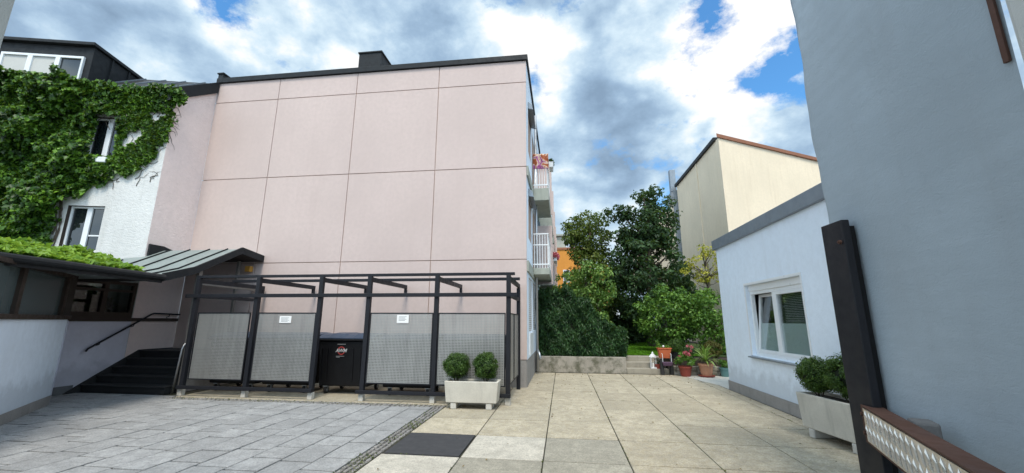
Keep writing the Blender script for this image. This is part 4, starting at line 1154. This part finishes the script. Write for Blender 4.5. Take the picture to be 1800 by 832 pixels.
def box_foliage(name, label, cat, x0, x1, y0, y1, zf, leaf, K, mat, tip, aspect, lumps=.1):
    o = empty(name, ((x0+x1)/2,(y0+y1)/2,LZ), label, cat)
    face = rng.choice(4, K, p=[.5,.2,.12,.18]); u = rng.random(K); v = rng.random(K)
    x = np.where(face == 1, x1, np.where(face == 2, x0, x0+(x1-x0)*u)); y = np.where(face == 0, y0, y0+(y1-y0)*rng.random(K))
    top = zf(x); z = np.where(face == 3, top, LZ+(top-LZ)*v)
    dep = rng.random(K)*.16
    bul = lumps*(np.sin(x*5.1+z*2.2)+np.sin(z*6.3-x*3.7+y*2)+.7*np.sin(x*13+z*9))*.5
    nx = np.where(face == 1, 1, np.where(face == 2, -1, 0)); nyv = np.where(face == 0, -1, 0); nz = np.where(face == 3, 1, 0)
    off = bul-dep+.03
    P = np.stack([x+nx*off, y+nyv*off, np.maximum(z+nz*off, LZ-.02)], 1)
    leaves('foliage', P, leaf, mat, o, np.stack([nx, nyv, nz+.3], 1), .7, aspect, tipdir=tip, droop=.45)
    return o
hz = lambda x: np.interp(x, [-.85,.1,.35,.8,1.15,1.5,2.05], [2.62,2.75,2.55,2.35,1.95,1.5,1.38])+.06*np.sin(x*9)+.05*np.sin(x*23)
hd = box_foliage('hedge', 'dark green clipped yew hedge behind the retaining wall, stepping down towards the steps', 'hedge', -.86, 2.04, 13.9, 15.0, hz, .13, 30000, M['yew'], (0,-.25,1), .30, .10)
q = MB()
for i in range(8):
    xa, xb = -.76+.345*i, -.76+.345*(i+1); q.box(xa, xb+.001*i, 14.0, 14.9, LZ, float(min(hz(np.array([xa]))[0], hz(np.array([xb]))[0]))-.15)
q.build('dark_fill', M['fill'], hd)  # added dark blocks keep the hedge from showing through

def shrub(name, label, cat, c, rad, n, mat, leaf, per, rmin=.15, rmax=.3, base=LZ, fill=True, flat=.9, stems=8):
    o = empty(name, (c[0],c[1],base), label, cat)
    C, RR = crown_clumps(c, rad, n, rmin, rmax, .6, lambda p: p[2] > base+.1)
    P, Q = clump_points(C, RR, per, flat, .3); P[:, 2] = np.maximum(P[:, 2], base)
    leaves('foliage', P, leaf, mat, o, Q+np.array([0,-.2,.6]), .7, .6, tipdir=Q+np.array([0,0,-.2]))
    q = MB()
    for k in range(stems):
        t = C[random.randrange(len(C))]
        q.tube([(c[0]+random.uniform(-.1,.1), c[1]+random.uniform(-.1,.1), base-.05), tuple((np.array(c)+t)/2+np.array([0,0,-.1])), tuple(t)], [.022,.014,.005], 5)
    q.build('branchwork', M['bark'], o)
    return o
shrub('bush', 'light green leafy bush with some orange leaves rising above the yew hedge', 'bush', (1.1,15.1,2.5), (.95,.7,1.35), 105, M['hazel'], .12, 900, .14, .30)
shrub('bush', 'rounded mid green shrub overhanging the flower pots', 'bush', (4.15,16.5,1.85), (1.4,.9,1.05), 100, M['shrub'], .12, 800, .18, .34)
shrub('bush', 'bright green shrub against the corner of the low white house', 'bush', (5.6,15.6,1.7), (1.0,.9,1.25), 80, M['shrub'], .11, 800, .18, .34)
shrub('bush', 'deep green laurel under the tall dark tree at the end of the lawn', 'bush', (2.6,21.8,1.6), (1.5,.6,1.3), 90, M['dark_tree'], .17, 520, .28, .45)
shrub('bush', 'shaded dark green shrub filling the back of the garden behind the lawn', 'bush', (4.2,23.5,2.4), (3.6,.8,2.4), 170, M['dark_tree'], .2, 420, .35, .6)
shrub('bush', 'grey-green rose bush with pink blooms above the left end of the hedge', 'bush', (.15,16.3,2.5), (.6,.5,1.3), 50, M['hazel'], .11, 800, .12, .24)
tree('tree', 'rounded olive-green tree left of the darker tree', 'tree', (1.2,20.5,LZ), 2.6,
     [((1.7,20.8,3.0),(1.5,.9,1.5),100), ((1.35,20.5,5.95),(1.25,1.0,1.15),80), ((1.5,20.5,4.4),(1.3,1.0,1.0),55), ((.75,20.2,5.3),(.6,.6,.8),18)], M['olive_tree'], .15, 420, .12, .2, .38)
tree('tree', 'tall dark glossy tree with an open ragged top in the middle of the garden', 'tree', (4.0,19.5,LZ), 1.8,
     [((4.15,19.5,3.6),(2.0,1.4,2.5),230), ((4.1,19.5,6.1),(1.45,1.0,1.1),80), ((4.35,19.5,7.6),(.55,.5,.9),16), ((2.9,19.5,6.9),(.75,.5,.35),9), ((5.1,19.5,6.6),(.55,.5,.9),12), ((3.3,19.5,5.4),(.8,.6,.6),18)], M['dark_tree'], .17, 380, .15, .2, .42, limbs=60)
tree('tree', 'small feathery yellow-green tree in front of the beige building', 'tree', (6.15,18.0,LZ), 2.2,
     [((6.1,18.0,4.0),(.95,.6,.85),52)], M['yellow_leaf'], .11, 520, .07, .12, .24)

# pots
def pot(name, c, r, h, mat, label, cat='flower pot', taper=.72):
    o = empty(name, (c[0],c[1],c[2]), label, cat)
    q = MB(); q.lathe([(r*taper,0),(r*.97,h*.82),(r*1.06,h*.83),(r*1.08,h),(r*.94,h),(r*.92,h*.9)], c, 22); q.build('pot', mat, o, smooth=False)
    q = MB(); q.lathe([(r*.9,h*.86),(r*.88,h*.9)], c, 18); q.build('soil', M['soil'], o)
    return o
yc = pot('potted_plant', (4.28,13.28,.05), .21, .33, M['terracotta_pale'], 'spiky yucca in a pale terracotta pot beside the low white house', 'potted plant')
q = MB(); q.lathe([(.20,0),(.24,.04),(.24,.05)], (4.28,13.28,0), 20); q.build('saucer', M['red_pot'], yc)
q = MB()
for k in range(54):
    t = random.uniform(0, 2*math.pi); el = random.uniform(.15, 1.45); l = random.uniform(.42,.62)
    pts = []; c0_ = Vector((4.28,13.28,.42+.10*(el/1.45)))
    for i in range(6):
        s__ = i/5; e2 = el-1.1*s__*s__*(1.2-el*.45)
        c0_ = c0_+Vector((math.cos(t)*math.cos(e2), math.sin(t)*math.cos(e2), math.sin(e2)))*l/5 if i else c0_
        pts.append(c0_.copy())
    sd_ = Vector((-math.sin(t), math.cos(t), 0)); V = []
    for i, p_ in enumerate(pts):
        wv = .023*(1-(i/5)**2.2)+.0015; V += [p_-sd_*wv, p_+sd_*wv]
    q.add(V, [(2*i,2*i+1,2*i+3,2*i+2) for i in range(5)])
q.build('leaves', M['strap'], yc)
hy = pot('potted_plant', (3.68,13.3,.0), .185, .30, M['red_pot'], 'pink hydrangea in a red-brown pot on the slabs in front of the stone edging', 'potted plant')
P, Q = clump_points(np.array([(3.68+.20*math.cos(k*.9), 13.3+.16*math.sin(k*.9), .42+.07*(k % 3)) for k in range(9)]), np.full(9,.12), 2200); leaves('foliage', P, .085, M['shrub'], hy, Q+np.array([0,0,.6]), .6, .7)
P, Q = clump_points(np.array([(3.70,13.2,.69),(3.80,13.26,.64),(3.56,13.35,.58)]), np.array([.085,.07,.05]), 22000); leaves('flowers', P, .03, M['pink_flower'], hy, Q)
# box ball in a pot on the stones
bb = pot('potted_plant', (3.55,13.85,LZ-.03), .15, .2, M['stair'], 'round clipped box ball in a dark pot behind the pink hydrangea', 'potted plant')
C, RR = crown_clumps((3.55,13.80,.88), (.21,.21,.19), 60, .04, .07, .85); P, Q = clump_points(C, RR, 15000, 1, .3); leaves('foliage', P, .03, M['box'], bb, (P-np.array((3.55,13.85,.9)))*5, .6)
# terracotta balcony box on a dark stand
tb = empty('planter_box', (3.16,13.62,0), 'bright terracotta flower box on a dark wall bracket beside the garden steps', 'planter box')
q = MB(); q.hull8([(3.01,13.52,.50),(3.31,13.52,.50),(3.31,13.70,.50),(3.01,13.70,.50)],[(2.97,13.49,.78),(3.36,13.49,.78),(3.36,13.73,.78),(2.97,13.73,.78)]); q.box(2.955,3.375,13.475,13.745,.782,.815); q.build('trough', M['terracotta'], tb, bevel=.008)
P, Q = clump_points(np.array([(3.02+.07*k,13.6,.84) for k in range(5)]+[(2.98,13.62,1.0),(3.0,13.62,.92)]), np.array([.07]*5+[.06,.06]), 9000); leaves('foliage', P, .045, M['shrub'], tb, Q)
q = MB(); q.lathe([(.02,-.03),(.035,0),(.02,.03)], (3.13,13.52,.865), 10); q.build('flower', M['white_paint'], tb, smooth=True)
q = MB()
for sx in (3.07, 3.33): q.tube([(sx,13.46,.34),(sx,13.455,.62),(sx-.02,13.455,.66)], .009, 6)
q.build('bracket', M['white_paint'], tb)
bw = empty('bowl', (3.2,13.46,.3), 'small purple bowl planter hung below the terracotta box', 'bowl')
q = MB(); q.hull8([(3.07,13.40,.28),(3.33,13.40,.28),(3.33,13.50,.28),(3.07,13.50,.28)],[(3.04,13.37,.40),(3.36,13.37,.40),(3.36,13.52,.40),(3.04,13.52,.40)]); q.build('trough', M['purple_pot'], bw, bevel=.02)
q = MB(); q.box(3.0,3.10,13.46,13.56,0,.49); q.box(3.30,3.40,13.54,13.62,0,.45); q.build('stand', M['stair'], bw)
q = MB(); q.box(3.12,3.28,13.43,13.49,.402,.42); q.build('soil', M['soil'], bw)
# lantern on the steps
ln_ = empty('lantern', (2.84,13.78,.17), 'white metal garden lantern standing on the garden steps', 'lantern')
z0 = .17; q = MB(); q.box(2.755,2.925,13.70,13.86,z0,z0+.03)
for sx in (2.76,2.905):
    for sy in (13.705,13.84): q.box(sx,sx+.016,sy,sy+.016,z0+.03,z0+.33)
q.box(2.755,2.925,13.70,13.86,z0+.33,z0+.345); q.build('frame', M['white_paint'], ln_)
q = MB(); q.lathe([(.125,0),(.12,.015),(.05,.09),(.035,.095),(.035,.12),(.012,.15),(.012,.17)], (2.84,13.78,z0+.346), 4); o = q.build('lid', M['white_paint'], ln_)
q = MB(); q.tube([(2.84,13.78,z0+.03),(2.84,13.78,z0+.17)], .032, 12); q.build('candle', M['paper'], ln_)
rp = pot('potted_plant', (2.98,13.75,.165), .10, .14, M['red_pot'], 'small red pot with a low plant on the second garden step', 'potted plant')
P, Q = clump_points(np.array([(2.98,13.75,.38),(2.95,13.74,.46),(3.03,13.76,.42)]), np.array([.09,.07,.07]), 7000); leaves('foliage', P, .05, M['dark_tree'], rp, Q)
# flowering plants further back
fl = empty('flowering_plant', (4.0,14.0,LZ-.03), 'dark-leaved plant with dusty pink flower heads behind the yucca', 'plant')
P, Q = clump_points(np.array([(3.92,13.95,.68),(4.12,14.0,.72),(4.0,13.9,.58)]), np.array([.16,.16,.16]), 3000); leaves('foliage', P, .07, M['dark_tree'], fl, Q)
P, Q = clump_points(np.array([(3.95,13.85,.86),(4.08,13.85,.84),(4.03,13.82,.72)]), np.array([.06,.07,.06]), 16000); leaves('flowers', P, .03, M['pink_flower'], fl, Q)
fl = empty('flowering_plant', (3.38,13.9,LZ-.03), 'small pink geranium between the terracotta box and the box ball', 'plant')
P, Q = clump_points(np.array([(3.38,13.88,.62),(3.44,13.9,.56)]), np.array([.12,.1]), 3500); leaves('foliage', P, .06, M['shrub'], fl, Q)
P, Q = clump_points(np.array([(3.38,13.8,.72),(3.45,13.82,.76)]), np.array([.05,.05]), 16000); leaves('flowers', P, .03, M['pink_flower'], fl, Q)
br_ = empty('grass_tuft', (4.75,14.1,LZ-.03), 'brownish arching ornamental grass by the corner of the low white house', 'ornamental grass')
C, RR = crown_clumps((4.75,14.1,.72), (.30,.3,.26), 24, .06, .12, .7); P, Q = clump_points(C, RR, 4500); M['brown_grass'] = leafy('brown_grass', (.04,.04,.015),(.11,.11,.03),(.22,.19,.08), 4, .3); leaves('foliage', P, .12, M['brown_grass'], br_, Q, .6, .15, tipdir=(0,0,-1))
tp = pot('potted_plant', (4.86,13.4,.0), .15, .26, M['teal_pot'], 'small teal pot with a low green plant at the house corner', 'potted plant')
P, Q = clump_points(np.array([(4.86,13.4,.36),(4.80,13.4,.42)]), np.array([.14,.12]), 3500); leaves('foliage', P, .07, M['shrub'], tp, Q)
# smooth concrete strip in front of the pots
q = MB(); q.add([(4.02,10.95,.004),(7,10.95,.004),(7,13.55,.004),(3.6,13.55,.004),(3.75,12.6,.004),(4.02,11.6,.004)], [(0,1,2,3,4,5)])
tag(q.build('path', M['concrete_clean']), kind='structure')

# ------------------------------------------------------------------ background buildings
bbld = empty('building', (9, 23, 0), 'tall beige rendered building with brown roof edge rising behind the low house', 'building')
bx0, by0 = 7.72, 19.12; du = Vector((math.sin(R(60.5)), math.cos(R(60.5)), 0)); far = Vector((bx0,by0,0))+du*16
base = [(bx0,by0,0),(far.x,far.y,0),(far.x,far.y+6,0),(bx0,26.4,0)]
q = MB(); q.prism(base, (0,0,10.42)); q.build('wall', M['beige'], bbld)
q = MB(); q.box(bx0-.04,bx0-.002,22.35,22.55,0,10.4); q.build('downpipe_casing', M['beige'], bbld)
q = MB(); q.hull8([(bx0-.12,by0-.14,10.42),(far.x,far.y-.16,10.42),(far.x,far.y+.4,10.42),(bx0+.3,by0+.3,10.42)],[(bx0-.12,by0-.14,10.60),(far.x,far.y-.16,10.60),(far.x,far.y+.4,10.60),(bx0+.3,by0+.3,10.60)]); q.build('roof_edge', M['brown_cop'], bbld)
q = MB(); q.box(bx0-.12,bx0+.3,by0+.31,26.5,10.425,10.60); q.build('roof_edge', M['roof_dark'], bbld)
q = MB(); q.box(7.55,7.95,26.45,26.9,4.0,10.2); q.build('cladding', M['zinc_cop'], bbld)
q = MB(); q.box(7.35,8.1,26.5,27.6,9.4,10.1); q.build('roof_box', M['zinc_cop'], bbld)
q = MB(); q.box(7.42,7.78,26.7,27.05,10.2,11.75); q.build('flue', M['zinc_cop'], bbld, bevel=.01)
q = MB(); q.prism([(7.6,26.9,4),(7.6,26.9,9.4),(5.2,30,7.6),(5.2,30,4)], (.3,1.0,0)); q.build('rear_wall', M['beige'], bbld)
ob = empty('building', (1,47,0), 'far orange house with dark flat roof edge at the end of the pink block', 'building')
q = MB(); q.box(-1.2,2.4,45,53,0,9.6); q.build('wall', M['ochre'], ob)
q = MB(); q.box(-1.3,2.5,44.9,53.1,9.6,9.85); q.build('roof_edge', M['brown_cop'], ob)
for x in (.15, 1.4):
    q = MB(); q.box(x,x+.75,44.96,44.998,5.9,7.3); wn = q.build('window', M['white_paint'], ob)
    q = MB(); q.box(x+.08,x+.67,44.94,44.958,5.98,7.22); q.build('pane', M['glass'], wn)
q = MB(); q.box(-1.1,.55,46,50,9.85,11.4); q.build('penthouse', M['slab_conc'], ob)
q = MB(); q.box(-1.3,.75,45.7,50,11.4,11.6); q.build('penthouse_roof', M['slab_conc'], ob)

# ------------------------------------------------------------------ litter and weeds on the slabs
K = 170
P = np.stack([rng.uniform(-1.0,3.9,K), 13.5-3.0*rng.random(K)**2.2, np.full(K,.012)], 1)
P2 = np.stack([rng.uniform(-2.2,3.9,90), rng.uniform(4,12,90), np.full(90,.012)], 1)
M['litter'] = leafy('dry_leaves', (.05,.03,.01), (.14,.08,.02), (.25,.18,.05), 5, .1)
tag(leaves('leaf_litter', np.concatenate([P, P2]), .035, M['litter'], None, (0,0,1), .25), 'small dry leaves scattered over the sandy slabs', 'fallen leaves', kind='stuff')
W = []
for x_ in xs:
    for k in range(60):
        y_ = rng.uniform(3.5, 13.4)
        if fbm(x_*3+1, y_*1.7) > .15: W += [(x_+rng.normal()*.006, y_+rng.normal()*.02, rng.uniform(-.002,.012)) for q_ in range(3)]
for y_ in ys:
    for k in range(24):
        x_ = rng.uniform(-2.3, 3.9)
        if fbm(x_*1.7+3, y_*2.1) > .3: W += [(x_+rng.normal()*.02, y_+rng.normal()*.006, rng.uniform(-.002,.01)) for q_ in range(3)]
tag(leaves('weeds', np.array(W), .018, M['moss'], None, (0,0,1), .7), 'tiny weeds and moss in the joints between the sandy slabs', 'weeds', kind='stuff')
